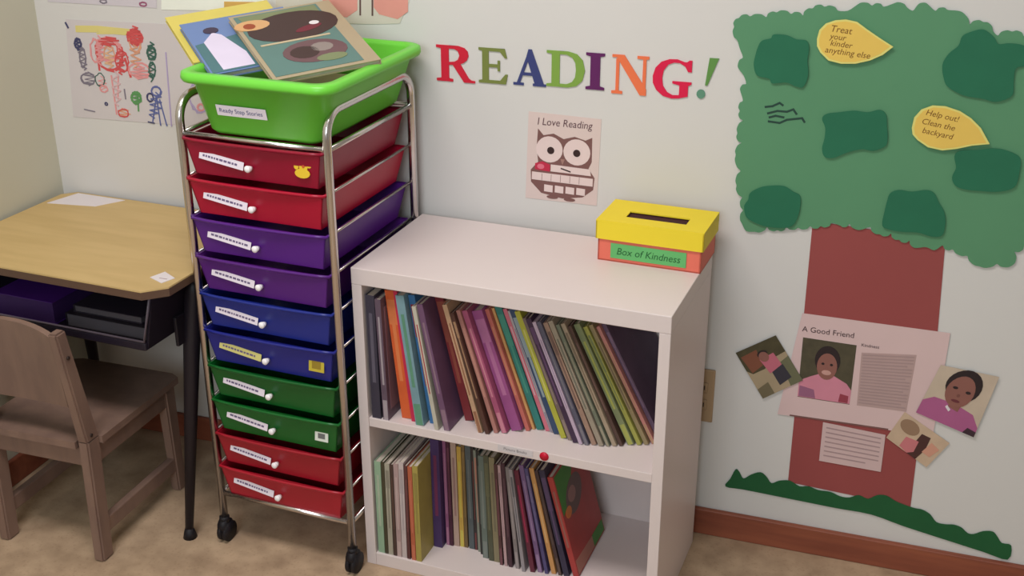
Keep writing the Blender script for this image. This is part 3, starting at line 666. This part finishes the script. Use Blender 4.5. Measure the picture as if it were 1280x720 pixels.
for ch_, (xa, ya, xb, yb_), cc, cn in lets:
    xm, ym = (xa+xb)/2, (ya+yb_)/2
    za, zb2 = W(xm, yb_)[1], W(xm, ya)[1]; x0_, x1_ = W(xa, ym)[0], W(xb, ym)[0]
    b = MB(); m = mat('letter_'+cn, cc, .6, noise=.04)
    ms = m
    for k, P in enumerate(LET[ch_][1]):
        mm = mat('exclamation_dot', (92, 140, 116), .6) if (ch_ == '!' and k == 1) else m
        b.prism([(x0_+p[0]*(x1_-x0_), za+p[1]*(zb2-za)) for p in P], -.0022-.0001*k, -.0004, mm)
    what = 'exclamation mark' if ch_ == '!' else 'letter '+ch_
    tag(b.build('wall_letter', origin=True), '%s cut-out %s on the wall above the bookcase' % (cn, what), 'letter', 'letters of the word READING on the wall')

# ------------------------------------------------------------------ flat things on the wall
def flat(name, label, cat, layers, group=None, base=0.0):
    b = MB()
    for k, (P, m) in enumerate(layers): b.prism(P, -base-.0009-.0003*k, -base-.0001, m)
    return b
def quadmap(c):     # c: TL TR BR BL wall points, returns map (u right, v down) -> (x,z)
    TL_, TR_, BR_, BL__ = c
    def f(u, v):
        t_ = (TL_[0]+(TR_[0]-TL_[0])*u, TL_[1]+(TR_[1]-TL_[1])*u); b_ = (BL__[0]+(BR_[0]-BL__[0])*u, BL__[1]+(BR_[1]-BL__[1])*u)
        return (t_[0]+(b_[0]-t_[0])*v, t_[1]+(b_[1]-t_[1])*v)
    return f
def qell(f, u, v, ru, rv, n=22, rot=0): return [f(*p) for p in ell(u, v, ru, rv, n, rot=rot)]

# owl worksheet
f = quadmap(WP([(661, 139), (752, 149), (746, 257), (657, 247)]))
pk = mat('sheet_pinkish', (216, 196, 190), .8, noise=.02); brn = mat('owl_brown', (122, 84, 80), .7, noise=.1); drk = mat('owl_pupil', (50, 28, 28), .6); lt = mat('owl_cream', (226, 204, 200), .8)
b = flat('', '', '', [([f(0, 0), f(1, 0), f(1, 1), f(0, 1)], pk)])
def lay(P, m, k): b.prism(P, -.0009-.0003*k, -.0003, m)
lay([f(.14, .18), f(.22, .25), f(.36, .22), f(.5, .27), f(.65, .23), f(.80, .26), f(.89, .22), f(.90, .5), f(.86, .58), f(.95, .68), f(.94, .82), f(.80, .92), f(.52, .96), f(.22, .92), f(.07, .80), f(.06, .66), f(.16, .56), f(.13, .4)], brn, 1)
for u in (.31, .69): lay(qell(f, u, .405, .185, .15), lt, 2); lay(qell(f, u+(.02 if u < .5 else 0), .415, .05, .042), drk, 3)
lay([f(.47, .5), f(.53, .5), f(.50, .57)], mat('owl_beak', (160, 120, 110)), 3)
lay([f(.34, .575), f(.88, .585), f(.90, .66), f(.34, .655)], lt, 3); lay([f(.12, .58), f(.22, .55), f(.33, .58), f(.33, .66), f(.12, .65)], mat('owl_heart_red', (190, 40, 70)), 3); lay(qell(f, .2, .61, .05, .03), mat('owl_heart_pink', (220, 110, 130)), 4)
lay([f(.08, .68), f(.93, .69), f(.93, .78), f(.08, .77)], lt, 3)
for k in range(4): lay([f(.26+.15*k, .815), f(.38+.15*k, .82), f(.38+.15*k, .90), f(.26+.15*k, .895)], lt, 3)
for k in range(5): lay([f(.22+.13*k, .69), f(.225+.13*k, .69), f(.225+.13*k, .77), f(.22+.13*k, .77)], brn, 4)
lay([f(.48, .60), f(.62, .63), f(.62, .645), f(.48, .615)], drk, 4)
lay(qell(f, .38, .955, .08, .02), brn, 3); lay(qell(f, .62, .965, .08, .02), brn, 3)
q = f(.5, .095); put_text(b, 'I Love Reading', q[0], q[1], -.0013, .0215, mat('owl_ink', (96, 66, 72)), ang=0, sx=.9, shear=.15)
tag(b.build('owl_poster', origin=True), 'small owl worksheet titled I Love Reading, taped to wall under the big letters', 'poster')

# tree crown
crown = [(918, 33), (924, 22), (938, 20), (958, 21), (971, 15), (989, 17), (1004, 19), (1016, 10), (1031, 8), (1048, 13), (1060, 13), (1071, 6), (1090, 6.5), (1105, 8), (1117, 4), (1134, 9), (1141, 13), (1146, 7), (1161, 6), (1169, 13), (1185, 12), (1197, 13), (1212, 30), (1229, 27), (1241, 38), (1247, 44), (1265, 39), (1280, 45), (1300, 50), (1316, 66), (1322, 86), (1316, 104), (1324, 128), (1318, 150), (1326, 176), (1318, 204), (1322, 232), (1312, 262), (1300, 286), (1284, 300),
         (1280, 307), (1268, 314), (1265, 331), (1246, 329), (1224, 332), (1209, 319), (1191, 311), (1178, 306), (1168, 312), (1158, 308), (1147, 309), (1137, 300), (1124, 299), (1114, 291), (1100, 292), (1088, 283), (1078, 286), (1062, 279), (1050, 281), (1040, 278), (1026, 282), (1013, 282), (998, 284), (983, 283), (972, 287), (959, 283), (944, 289), (933, 288), (928, 279), (929, 262), (928, 246), (921, 231), (926, 213), (920, 193), (927, 178), (922, 166), (929, 150), (925, 138), (929, 125), (926, 114), (933, 104), (930, 94), (924, 86), (929, 71), (925, 60), (922, 50)]
# long pieces of the outline scallop gently
M_crown = mat('crown_green_paper', (88, 142, 104), .75, noise=.07, scale=5); M_leaf = mat('dark_green_paper', (34, 106, 76), .75, noise=.12, scale=14)
tree = thing('paper_tree', 'large paper tree on the wall with scalloped green crown and reddish brown trunk', 'paper tree', (0, 0, 0))
tc_ = W(1120, 160); tree.location = (tc_[0], 0, tc_[1])
def rel(P): return [(x-tc_[0], z-tc_[1]) for x, z in P]
b = MB(); b.prism(smooth(scallop(rel(WP(crown))), 3), -.0040, -.0028, M_crown); b.build('crown_sheet', tree)
b = MB()
for ln in ([(957, 133), (966, 132), (975, 128), (979, 131)], [(960, 141), (972, 138), (984, 139), (992, 136), (996, 142)], [(961, 151), (975, 153), (984, 149), (994, 148), (1003, 147), (1006, 152)], [(962, 146), (970, 144), (980, 146)]):
    stroke(b, rel(WP(ln)), .004, -.0044, mat('marker_dark_green', (34, 66, 56), .7))
b.build('marker_writing', tree)
blobs = [([(948, 58), (953, 50), (964, 47), (968, 42), (984, 43), (996, 48), (1009, 50), (1012, 60), (1010, 74), (1011, 92), (1005, 107), (996, 107), (984, 102), (966, 103), (962, 97), (947, 93), (943, 80), (945, 68)], 'squarish dark green leaf at top left of the tree crown'),
         ([(1028, 147), (1034, 141), (1050, 139), (1068, 137), (1085, 139), (1100, 136), (1108, 142), (1109, 155), (1110, 170), (1107, 181), (1092, 187), (1078, 185), (1060, 189), (1042, 196), (1031, 194), (1028, 184), (1031, 172), (1032, 158)], 'dark green leaf at the middle of the tree crown, below the first yellow leaf'),
         ([(1178, 80), (1186, 66), (1198, 56), (1203, 44), (1216, 38), (1230, 36), (1243, 46), (1248, 54), (1262, 53), (1280, 56), (1290, 66), (1286, 80), (1270, 84), (1267, 100), (1265, 118), (1245, 126), (1228, 122), (1205, 118), (1186, 108), (1180, 98)], 'largest dark green leaf, at top right of the tree crown'),
         ([(938, 240), (948, 234), (960, 231), (980, 231), (992, 238), (1001, 244), (1000, 262), (994, 277), (984, 283), (962, 282), (948, 278), (934, 270), (931, 256), (936, 248)], 'dark green leaf at the lower left corner of the tree crown'),
         ([(1113, 240), (1124, 236), (1140, 238), (1158, 236), (1168, 240), (1174, 252), (1180, 262), (1182, 276), (1178, 292), (1165, 294), (1148, 289), (1128, 288), (1112, 285), (1103, 280), (1106, 262), (1109, 250)], 'dark green leaf at the bottom edge of the tree crown, over the trunk'),
         ([(1193, 194), (1200, 187), (1222, 186), (1244, 184), (1262, 188), (1275, 196), (1274, 214), (1268, 232), (1248, 238), (1226, 237), (1206, 235), (1194, 230), (1190, 220), (1195, 208)], 'dark green leaf right below the lower yellow leaf on the tree crown')]
for P, lab in blobs:
    b = MB(); b.prism(smooth(WP(P)), -.0085, -.0072, M_leaf); b.prism(ell(*W(sum(p[0] for p in P)/len(P), sum(p[1] for p in P)/len(P)), .018, .018, 12), -.0073, -.0041, mat('foam_pad', (190, 190, 180)))
    tag(b.build('paper_leaf', origin=True), lab, 'paper leaf', 'dark green leaves on the tree crown')
M_yl = mat('yellow_leaf_paper', (228, 192, 92), .75, noise=.05); M_yo = mat('leaf_outline', (222, 214, 122), .75); M_bi = mat('brown_ink', (120, 78, 26), .7)
yl = [([(1022, 47), (1025, 36), (1033, 28), (1045, 24), (1058, 23), (1072, 26), (1084, 35), (1100, 46), (1117, 57), (1104, 67), (1088, 74), (1070, 78), (1052, 78), (1036, 74), (1026, 64), (1022, 56)], [('Treat', 1052, 36, .017), ('your', 1048, 45, .015), ('kinder', 1052, 54, .015), ('anything else', 1060, 64.5, .0155)], 'yellow pointed paper leaf with handwriting, near the top of the tree crown', -.08),
      ([(1140, 158), (1143, 145), (1152, 135), (1166, 130), (1182, 131), (1200, 137), (1214, 146), (1226, 158), (1237, 178), (1215, 180), (1196, 184), (1178, 186), (1160, 182), (1147, 173), (1141, 166)], [('Help out!', 1178, 143, .015), ('Clean the', 1173, 154, .015), ('backyard', 1172, 165, .015)], 'yellow pointed paper leaf with handwriting, lower right of the other yellow leaf', -.15)]
for P, tx, lab, an in yl:
    b = MB(); w_ = WP(P); cx_, cz_ = sum(p[0] for p in w_)/len(w_), sum(p[1] for p in w_)/len(w_)
    b.prism(w_, -.0110, -.0100, M_yo); b.prism([(cx_+(x-cx_)*.93, cz_+(z-cz_)*.92) for x, z in w_], -.0112, -.0108, M_yl)
    b.prism(ell(cx_, cz_, .015, .015, 10), -.0101, -.0041, mat('foam_pad', (190, 190, 180)))
    for s, u, v, sz in tx: q = W(u, v); put_text(b, s, q[0], q[1], -.0114, sz, M_bi, ang=an, shear=.15)
    tag(b.build('yellow_leaf', origin=True), lab, 'paper leaf', 'yellow leaves on the tree crown')
# trunk, two pieces of paper
M_trunk = mat('trunk_paper', (150, 72, 70), .75, noise=.08, scale=4)
b = MB(); b.prism(rel(WP([(1016, 276), (1182, 300), (1172, 416), (1005, 392)])), -.0012, -.0002, M_trunk); b.build('trunk', tree)
b = MB(); b.prism(rel(WP([(995, 500), (1152, 520), (1138, 634), (985, 602)])), -.0012, -.0002, M_trunk); b.build('trunk', tree)
# grass
g = [(172, 430), (188, 405), (205, 375), (218, 385), (230, 405), (255, 392), (285, 385), (305, 400), (320, 420), (345, 412), (380, 412), (410, 430), (440, 430), (470, 442), (510, 448), (540, 462), (570, 466), (600, 458), (630, 470), (660, 458), (690, 460), (720, 478), (750, 490), (780, 500), (805, 505), (830, 520), (850, 545), (880, 552), (905, 553), (930, 562), (950, 580), (970, 583), (1000, 574), (1030, 575), (1045, 590), (1060, 612), (1090, 620), (1078, 665), (1000, 640), (850, 592), (740, 556), (640, 520), (530, 500), (430, 480), (330, 460), (230, 440)]
b = MB(); b.prism(smooth(WP([(840+x/2.571, 440+y/2.571) for x, y in g]), 3), -.0030, -.0018, mat('grass_paper', (26, 88, 48), .75, noise=.15, scale=20)); tag(b.build('paper_grass', origin=True), 'long wavy strip of dark green paper grass at the foot of the paper trunk', 'paper grass')
# article page
skin = mat('print_skin', (140, 92, 82), .6, noise=.1); hair = mat('print_hair', (42, 30, 32), .6); pinks = mat('print_pink', (206, 132, 150), .6, noise=.1); leafy = mat('print_foliage', (78, 72, 54), .6, noise=.35, scale=60)
f = quadmap(WP([(1003, 391), (1188, 416), (1166, 545), (972, 517)])); artp = mat('article_paper', (214, 186, 184), .75, noise=.03)
b = MB(); b.prism([f(0, 0), f(1, 0), f(1, 1), f(0, 1)], -.0024, -.0016, artp)
def lay(P, m, k): b.prism(P, -.0024-.0003*k, -.0018, m)
g_ = quadmap(WP([(1004, 421), (1071, 431), (1062, 505), (997, 495)]))
lay([g_(0, 0), g_(1, 0), g_(1, 1), g_(0, 1)], leafy, 1)
lay([g_(0, .99), g_(0, .72), g_(.22, .62), g_(.4, .55), g_(.62, .55), g_(.9, .66), g_(1, .76), g_(1, .99)], pinks, 2)
lay(qell(g_, .5, .32, .24, .24), hair, 3); lay(qell(g_, .5, .42, .19, .22), skin, 4); lay(qell(g_, .5, .52, .09, .04), mat('print_smile', (196, 150, 140)), 5)
for u in (.42, .58): lay(qell(g_, u, .38, .03, .02, 10), hair, 5)
lay([g_(.02, .98), g_(.02, .8), g_(.3, .84), g_(.34, .98)], mat('print_mauve', (150, 96, 124), .6), 3); lay([g_(.78, .98), g_(.8, .84), g_(.96, .86), g_(.96, .98)], mat('print_red', (150, 60, 76), .6), 3)
tb = quadmap(WP([(1077, 440), (1146, 443), (1133, 514), (1071, 506)])); lay([tb(0, 0), tb(1, 0), tb(1, 1), tb(0, 1)], mat('text_block', (182, 154, 150), .8), 1)
inkg = mat('print_ink', (168, 142, 140), .8)
for k in range(17):
    v = .03+k*.056; lay([tb(.03, v), tb(.97-.1*((k*3) % 4 == 1), v), tb(.97-.1*((k*3) % 4 == 1), v+.026), tb(.03, v+.026)], inkg, 2)
q = W(1038, 415); put_text(b, 'A Good Friend', q[0]-.004, q[1], -.0030, .0165, mat('title_ink', (70, 48, 50)), ang=0)
q = W(1088, 432); put_text(b, 'Kindness', q[0], q[1], -.0030, .0095, mat('title_ink', (70, 48, 50)))
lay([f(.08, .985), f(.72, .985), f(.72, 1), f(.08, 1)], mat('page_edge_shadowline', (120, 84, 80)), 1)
tag(b.build('article_page', origin=True), 'pinkish printed page with a photo and text column, taped across the paper trunk', 'poster')
# note
f = quadmap(WP([(1029, 527), (1107, 543), (1101, 589), (1024, 575)])); b = MB(); b.prism([f(0, 0), f(1, 0), f(1, 1), f(0, 1)], -.0030, -.0020, mat('note_paper', (206, 178, 176), .8))
for k in range(7): b.prism([f(.06, .1+k*.12), f(.94-.2*(k == 6), .1+k*.12), f(.94-.2*(k == 6), .135+k*.12), f(.06, .135+k*.12)], -.0032, -.0028, mat('note_ink', (168, 142, 142)))
tag(b.build('text_note', origin=True), 'small pale typed note on the lower paper trunk, under the printed page', 'note')
# left photo
f = quadmap(WP([(920, 440), (970, 418), (1004, 474), (954, 497)])); b = MB()
def lay(P, m, k): b.prism(P, -.0048-.0003*k, -.0044, m)
lay([f(0, 0), f(1, 0), f(1, 1), f(0, 1)], mat('photo_tan', (164, 146, 118), .5, noise=.2), 0)
lay([f(0, 0), f(1, 0), f(1, .35), f(.6, .38), f(.4, .5), f(.1, .5), f(0, .4)], mat('photo_dark_green', (72, 66, 44), .5, noise=.4, scale=60), 1)
lay([f(.05, .12), f(.45, .1), f(.4, .42), f(.1, .48)], mat('photo_rust', (126, 76, 56), .5), 2)
lay([f(.4, .3), f(.75, .28), f(.78, .55), f(.45, .62)], mat('photo_pink', (190, 104, 120), .5), 3); lay(qell(f, .52, .28, .11, .1), skin, 4); lay(qell(f, .52, .22, .12, .07), hair, 3)
lay([f(.5, .6), f(.8, .55), f(.82, .85), f(.5, .9)], mat('photo_navy', (52, 50, 60), .5), 2); lay([f(.78, .5), f(1, .45), f(1, 1), f(.7, 1)], mat('photo_olive', (104, 104, 78), .5), 1)
lay([f(.0, .8), f(.3, .75), f(.3, 1), f(0, 1)], mat('photo_olive2', (110, 100, 76), .5), 1)
tag(b.build('photo_print', origin=True), 'tilted snapshot of a person in pink outdoors, left of the printed page', 'photo')
# right photo
f = quadmap(WP([(1176, 455), (1249, 470), (1217, 545), (1145, 514)])); b = MB()
lay([f(0, 0), f(1, 0), f(1, 1), f(0, 1)], mat('photo_beige', (196, 178, 158), .5, noise=.12, scale=30), 0)
lay([f(0, 1), f(0, .72), f(.15, .6), f(.5, .6), f(.85, .68), f(1, .85), f(1, 1)], mat('photo_magenta', (170, 92, 136), .5, noise=.1), 1)
lay([f(.4, .5), f(.62, .55), f(.6, .72), f(.42, .68)], skin, 2)
lay(qell(f, .52, .27, .30, .28), hair, 3); lay(qell(f, .50, .38, .235, .28, rot=.05), skin, 4)
lay(qell(f, .40, .33, .045, .025, 10), hair, 5); lay(qell(f, .63, .36, .045, .025, 10), hair, 5); lay(qell(f, .50, .45, .03, .03, 10), mat('photo_nose', (120, 76, 68)), 5); lay(qell(f, .49, .55, .075, .025, 12), mat('photo_lips', (104, 48, 54)), 5)
lay([f(.40, .66), f(.48, .72), f(.46, .76), f(.38, .70)], M_paper, 5); lay([f(.8, 1), f(.85, .9), f(1, .92), f(1, 1)], mat('photo_dark', (60, 40, 50)), 3)
tag(b.build('photo_print', origin=True), 'large photo of a person with dark hair in a magenta top, far right', 'photo')
# small photo
f = quadmap(WP([(1131, 514), (1187, 553), (1158, 583), (1108, 546)])); b = MB()
def lay(P, m, k): b.prism(P, -.0036-.0003*k, -.0028, m)
lay([f(0, 0), f(1, 0), f(1, 1), f(0, 1)], mat('photo_cream', (198, 172, 146), .5, noise=.15, scale=40), 0)
lay(qell(f, .25, .3, .2, .22), mat('photo_taupe', (150, 120, 96), .5), 1); lay([f(.5, .25), f(.68, .2), f(.75, .6), f(.72, 1), f(.5, 1)], mat('photo_brown', (74, 44, 42), .5), 1)
lay([f(.3, .6), f(.55, .5), f(.6, .85), f(.5, 1), f(.3, .95)], mat('photo_rose', (198, 118, 122), .5), 2); lay([f(.75, .3), f(.95, .35), f(.9, .7), f(.72, .7)], mat('photo_peach', (206, 150, 128), .5), 2)
tag(b.build('photo_print', origin=True), 'smallest tilted photo, overlapping the right edge of the lower trunk', 'photo')

# child's drawing on the wall at left
rn = random.Random(11)
def scribble(b, cx_, cz_, rx, rz, n, m, y, w=.0022, jit=.25):
    P = []
    for k in range(n): a = k*2.4+rn.uniform(-.4, .4); r_ = 1+rn.uniform(-jit, jit); P.append((cx_+rx*r_*math.cos(a), cz_+rz*r_*math.sin(a)))
    stroke(b, P, w, y, m)
def loop(b, f, u, v, ru, rv, turns, m, y, w=.003):
    P = []; n = int(14*turns)
    for k in range(n): a = 2*math.pi*k/14; r_ = 1+rn.uniform(-.13, .13); P.append(f(u+ru*r_*math.cos(a), v+rv*r_*math.sin(a)))
    stroke(b, P, w, y, m)
f = quadmap(WP([(82, 24), (300, 34), (300, 162), (92, 146)]))
b = MB(); b.prism([f(0, 0), f(1, 0), f(1, 1), f(0, 1)], -.0010, -.0002, mat('drawing_paper', (206, 198, 198), .8, noise=.04, scale=9))
red = mat('crayon_red', (206, 84, 84), .8); red2 = mat('crayon_pink', (222, 150, 150), .8); blu = mat('crayon_blue', (96, 104, 156), .8); nav = mat('crayon_navy', (70, 70, 104), .8); grn = mat('crayon_green', (96, 150, 92), .8); dgn = mat('crayon_dark_green', (64, 100, 88), .8); yel = mat('crayon_yellow', (218, 204, 128), .8); gry = mat('crayon_grey', (126, 118, 130), .8); org = mat('crayon_orange', (214, 156, 126), .8)
y_ = -.0013
fu = lambda px, py: ((px-84)/216, (py-26)/122)
def L_(px, py, rx, ry, turns, m, w=.003):
    u, v = fu(px, py); loop(b, f, u, v, rx/216, ry/122, turns, m, y_, w)
def S_(pts, m, w=.003): stroke(b, [f(*fu(*p)) for p in pts], w, y_, m)
for k in range(4): S_([(97, 34+k*2), (125, 33+k*2), (165, 35+k*2)], yel, .004)
L_(138, 66, 17, 19, 3.0, red, .0045); L_(138, 62, 12, 12, 1.5, red, .003); L_(138, 66, 7, 10, 2, org, .003); L_(172, 44, 9, 9, 3.5, red, .0045); L_(172, 50, 7, 12, 2, org, .003)
L_(138, 60, 15, 13, 3, red2, .006); L_(172, 44, 6, 6, 3, red, .005); S_([(158, 70), (164, 92)], red, .006); S_([(122, 60), (124, 86)], red, .005); L_(176, 84, 14, 9, 2, red2, .0035); L_(154, 74, 8, 12, 2, red, .003); L_(120, 62, 6, 14, 2, red2, .003)
L_(98, 55, 4, 6, 3, nav, .004); L_(103, 72, 4, 12, 2, gry, .003); L_(192, 62, 5, 8, 3, dgn, .004); L_(192, 82, 4, 9, 2, dgn, .003); L_(108, 98, 9, 7, 2, gry, .0026); L_(124, 98, 6, 8, 1.5, dgn, .002); L_(128, 109, 5, 4, 2, red2, .0026)
L_(170, 118, 6, 7, 3, grn, .004); S_([(172, 112), (172, 134)], grn, .004); L_(196, 108, 6, 6, 2, blu, .003); L_(188, 116, 4, 5, 2, nav, .003); S_([(196, 114), (190, 146)], blu, .003); S_([(196, 114), (200, 150)], blu, .003); S_([(200, 118), (208, 150)], blu, .003); S_([(184, 147), (192, 148)], nav, .003)
S_([(139, 92), (143, 140)], red2, .0035); S_([(148, 92), (146, 120)], red2, .003); S_([(155, 108), (156, 120)], gry, .003); L_(152, 138, 7, 5, 1.5, red, .0025); S_([(100, 137), (114, 139)], gry, .0022); S_([(210, 60), (214, 150)], mat('crayon_lilac', (176, 160, 196), .8), .003); L_(130, 128, 1.6, 1.6, 2, nav, .0025); S_([(84, 30), (87, 36)], nav, .004)
L_(250, 110, 12, 20, 2, mat('crayon_lilac', (176, 160, 196), .8), .003); L_(252, 124, 4, 4, 3, red2, .003)
def Z_(px, py, rx, ry, n, m, w=.003, tilt=0):       # zigzag crayon shading
    pts = []
    for k in range(n):
        t = -1+2*k/(n-1); sgn = 1 if k % 2 else -1; lim = math.sqrt(max(.05, 1-t*t))
        pts.append((px+sgn*rx*lim*rn.uniform(.7, 1.05)+tilt*t, py+t*ry+rn.uniform(-1, 1)))
    S_(pts, m, w)
Z_(172, 42, 10, 11, 14, red, .003); Z_(126, 62, 6, 18, 14, red2, .003); Z_(152, 74, 6, 16, 12, red, .003); Z_(138, 50, 14, 6, 8, red, .003)
Z_(98, 56, 4, 8, 9, nav, .003); Z_(103, 74, 5, 14, 11, gry, .0022, 2); Z_(192, 58, 5, 10, 9, dgn, .003); Z_(191, 84, 4, 12, 9, dgn, .0026)
Z_(138, 70, 7, 12, 9, mat('crayon_peach', (222, 176, 140), .8), .003); Z_(171, 66, 7, 14, 9, org, .003); Z_(176, 86, 12, 8, 9, red2, .0028); Z_(145, 108, 6, 22, 10, mat('crayon_pale_pink', (212, 176, 178), .8), .003)
Z_(170, 118, 6, 8, 9, grn, .0028); Z_(194, 126, 9, 16, 10, blu, .0022, -3); Z_(110, 98, 9, 8, 9, gry, .002); Z_(152, 138, 9, 5, 7, org, .0026); Z_(130, 38, 30, 4, 7, yel, .003); Z_(126, 102, 6, 8, 7, red2, .002)
tag(b.build('child_drawing', origin=True), 'crayon drawing of red haired figures taped to the wall above the desk', 'drawing')
# sheets along the top edge of the view
f = quadmap(WP([(58, -70), (196, -70), (196, 10), (60, 2)])); b = MB(); b.prism([f(0, 0), f(1, 0), f(1, 1), f(0, 1)], -.0010, -.0002, mat('drawing_paper2', (204, 196, 202), .8))
def loc_loop(u, v, ru, rv, t_, m, w=.003): loop(b, f, u, v, ru, rv, t_, m, y_, w)
loc_loop(.52, .94, .03, .03, 2, gry); loc_loop(.88, .95, .03, .03, 2, mat('crayon_magenta', (150, 80, 110), .8)); loc_loop(.3, .4, .12, .2, 3, blu); loc_loop(.7, .4, .1, .2, 3, grn)
tag(b.build('child_drawing', origin=True), 'pale drawing cut off by the top of view, above the red haired drawing', 'drawing')
f = quadmap(WP([(202, -70), (330, -70), (330, 14), (202, 12)])); b = MB(); b.prism([f(0, 0), f(1, 0), f(1, 1), f(0, 1)], -.0010, -.0002, mat('bright_paper', (236, 238, 226), .7))
b.prism([f(.62, .86), f(1, .86), f(1, 1), f(.62, 1)], -.0013, -.0009, mat('paper_gold', (214, 170, 90), .7)); b.prism([f(.05, .0), f(.6, .0), f(.6, .7), f(.05, .7)], -.0013, -.0009, mat('paper_mint', (206, 226, 210), .7))
tag(b.build('bright_poster', origin=True), 'bright white and gold paper at top of view behind the picture books', 'poster')
f = quadmap(WP([(345, -80), (512, -80), (512, 32), (345, 26)])); b = MB(); b.prism([f(0, 0), f(1, 0), f(.985, .5), f(1, .72), f(.93, .98), f(.7, 1), f(0, 1)], -.0010, -.0002, mat('cream_cutout', (208, 200, 186), .7))
pm = mat('salmon_paper', (222, 150, 138), .7, noise=.08); dl = mat('dark_outline', (96, 70, 66), .7)
for (u0, u1) in ((.36, .62), (.74, .99)):
    b.prism([f(u0, .2), f(u1, .2), f(u1, .84), f((u0+u1)/2+.05, .93), f(u0+.04, .88), f(u0, .8)], -.0014, -.0008, pm)
for u in (.635, .725): b.prism([f(u, .4), f(u+.012, .4), f(u+.012, .9), f(u, .9)], -.0016, -.0008, dl)
tag(b.build('pink_cutout', origin=True), 'cream and salmon pink paper cut-out at top of view above the green tub', 'poster')

# outlet plate beside the bookcase
x0_, z0_ = W(877, 525); x1_, z1_ = W(893, 462)
outlet = thing('outlet_plate', 'tan wall outlet plate half hidden behind the right side of the bookcase', 'outlet', ((x0_+x1_)/2-.012, 0, (z0_+z1_)/2))
pw, ph = .05, (z1_-z0_)
M_out = mat('outlet_tan', (168, 140, 108), .5)
b = MB(); b.box((-pw/2, -.006, -ph/2), (pw/2, -.0002, ph/2), M_out, .002); b.build('cover_plate', outlet)
for zz in (-.02, .02):
    b = MB(); b.box((-.012, -.008, zz-.012), (.012, -.006, zz+.012), M_out, .002); b.box((-.006, -.0083, zz-.005), (-.004, -.0079, zz+.005), M_black); b.box((.004, -.0083, zz-.005), (.006, -.0079, zz+.005), M_black); b.build('socket', outlet)

# ------------------------------------------------------------------ light
def area(name, loc, target, size, power, color, sy=None):
    l = bpy.data.lights.new(name, 'AREA'); l.energy = power; l.color = color; l.size = size
    if sy: l.shape = 'RECTANGLE'; l.size_y = sy
    o = bpy.data.objects.new(name, l); COL.objects.link(o); o.location = loc
    o.rotation_euler = (Vector(target)-Vector(loc)).to_track_quat('-Z', 'Y').to_euler(); return o
area('window_daylight', (.6, -3.7, 1.9), (1.1, 0, .9), 1.5, 42, (.82, .93, 1.0), 1.1)
area('ceiling_lamp', (.05, -1.2, 2.55), (.05, -1.2, 0), 1.1, 31, (1, .95, .945), .5)
w = bpy.data.worlds.new('world'); scene.world = w; w.use_nodes = True
w.node_tree.nodes['Background'].inputs['Color'].default_value = (.8, .88, 1, 1); w.node_tree.nodes['Background'].inputs['Strength'].default_value = .4
vs = scene.view_settings; vs.view_transform = 'Standard'; vs.look = 'None'; vs.gamma = 1; vs.use_curve_mapping = False; vs.exposure = 0.0
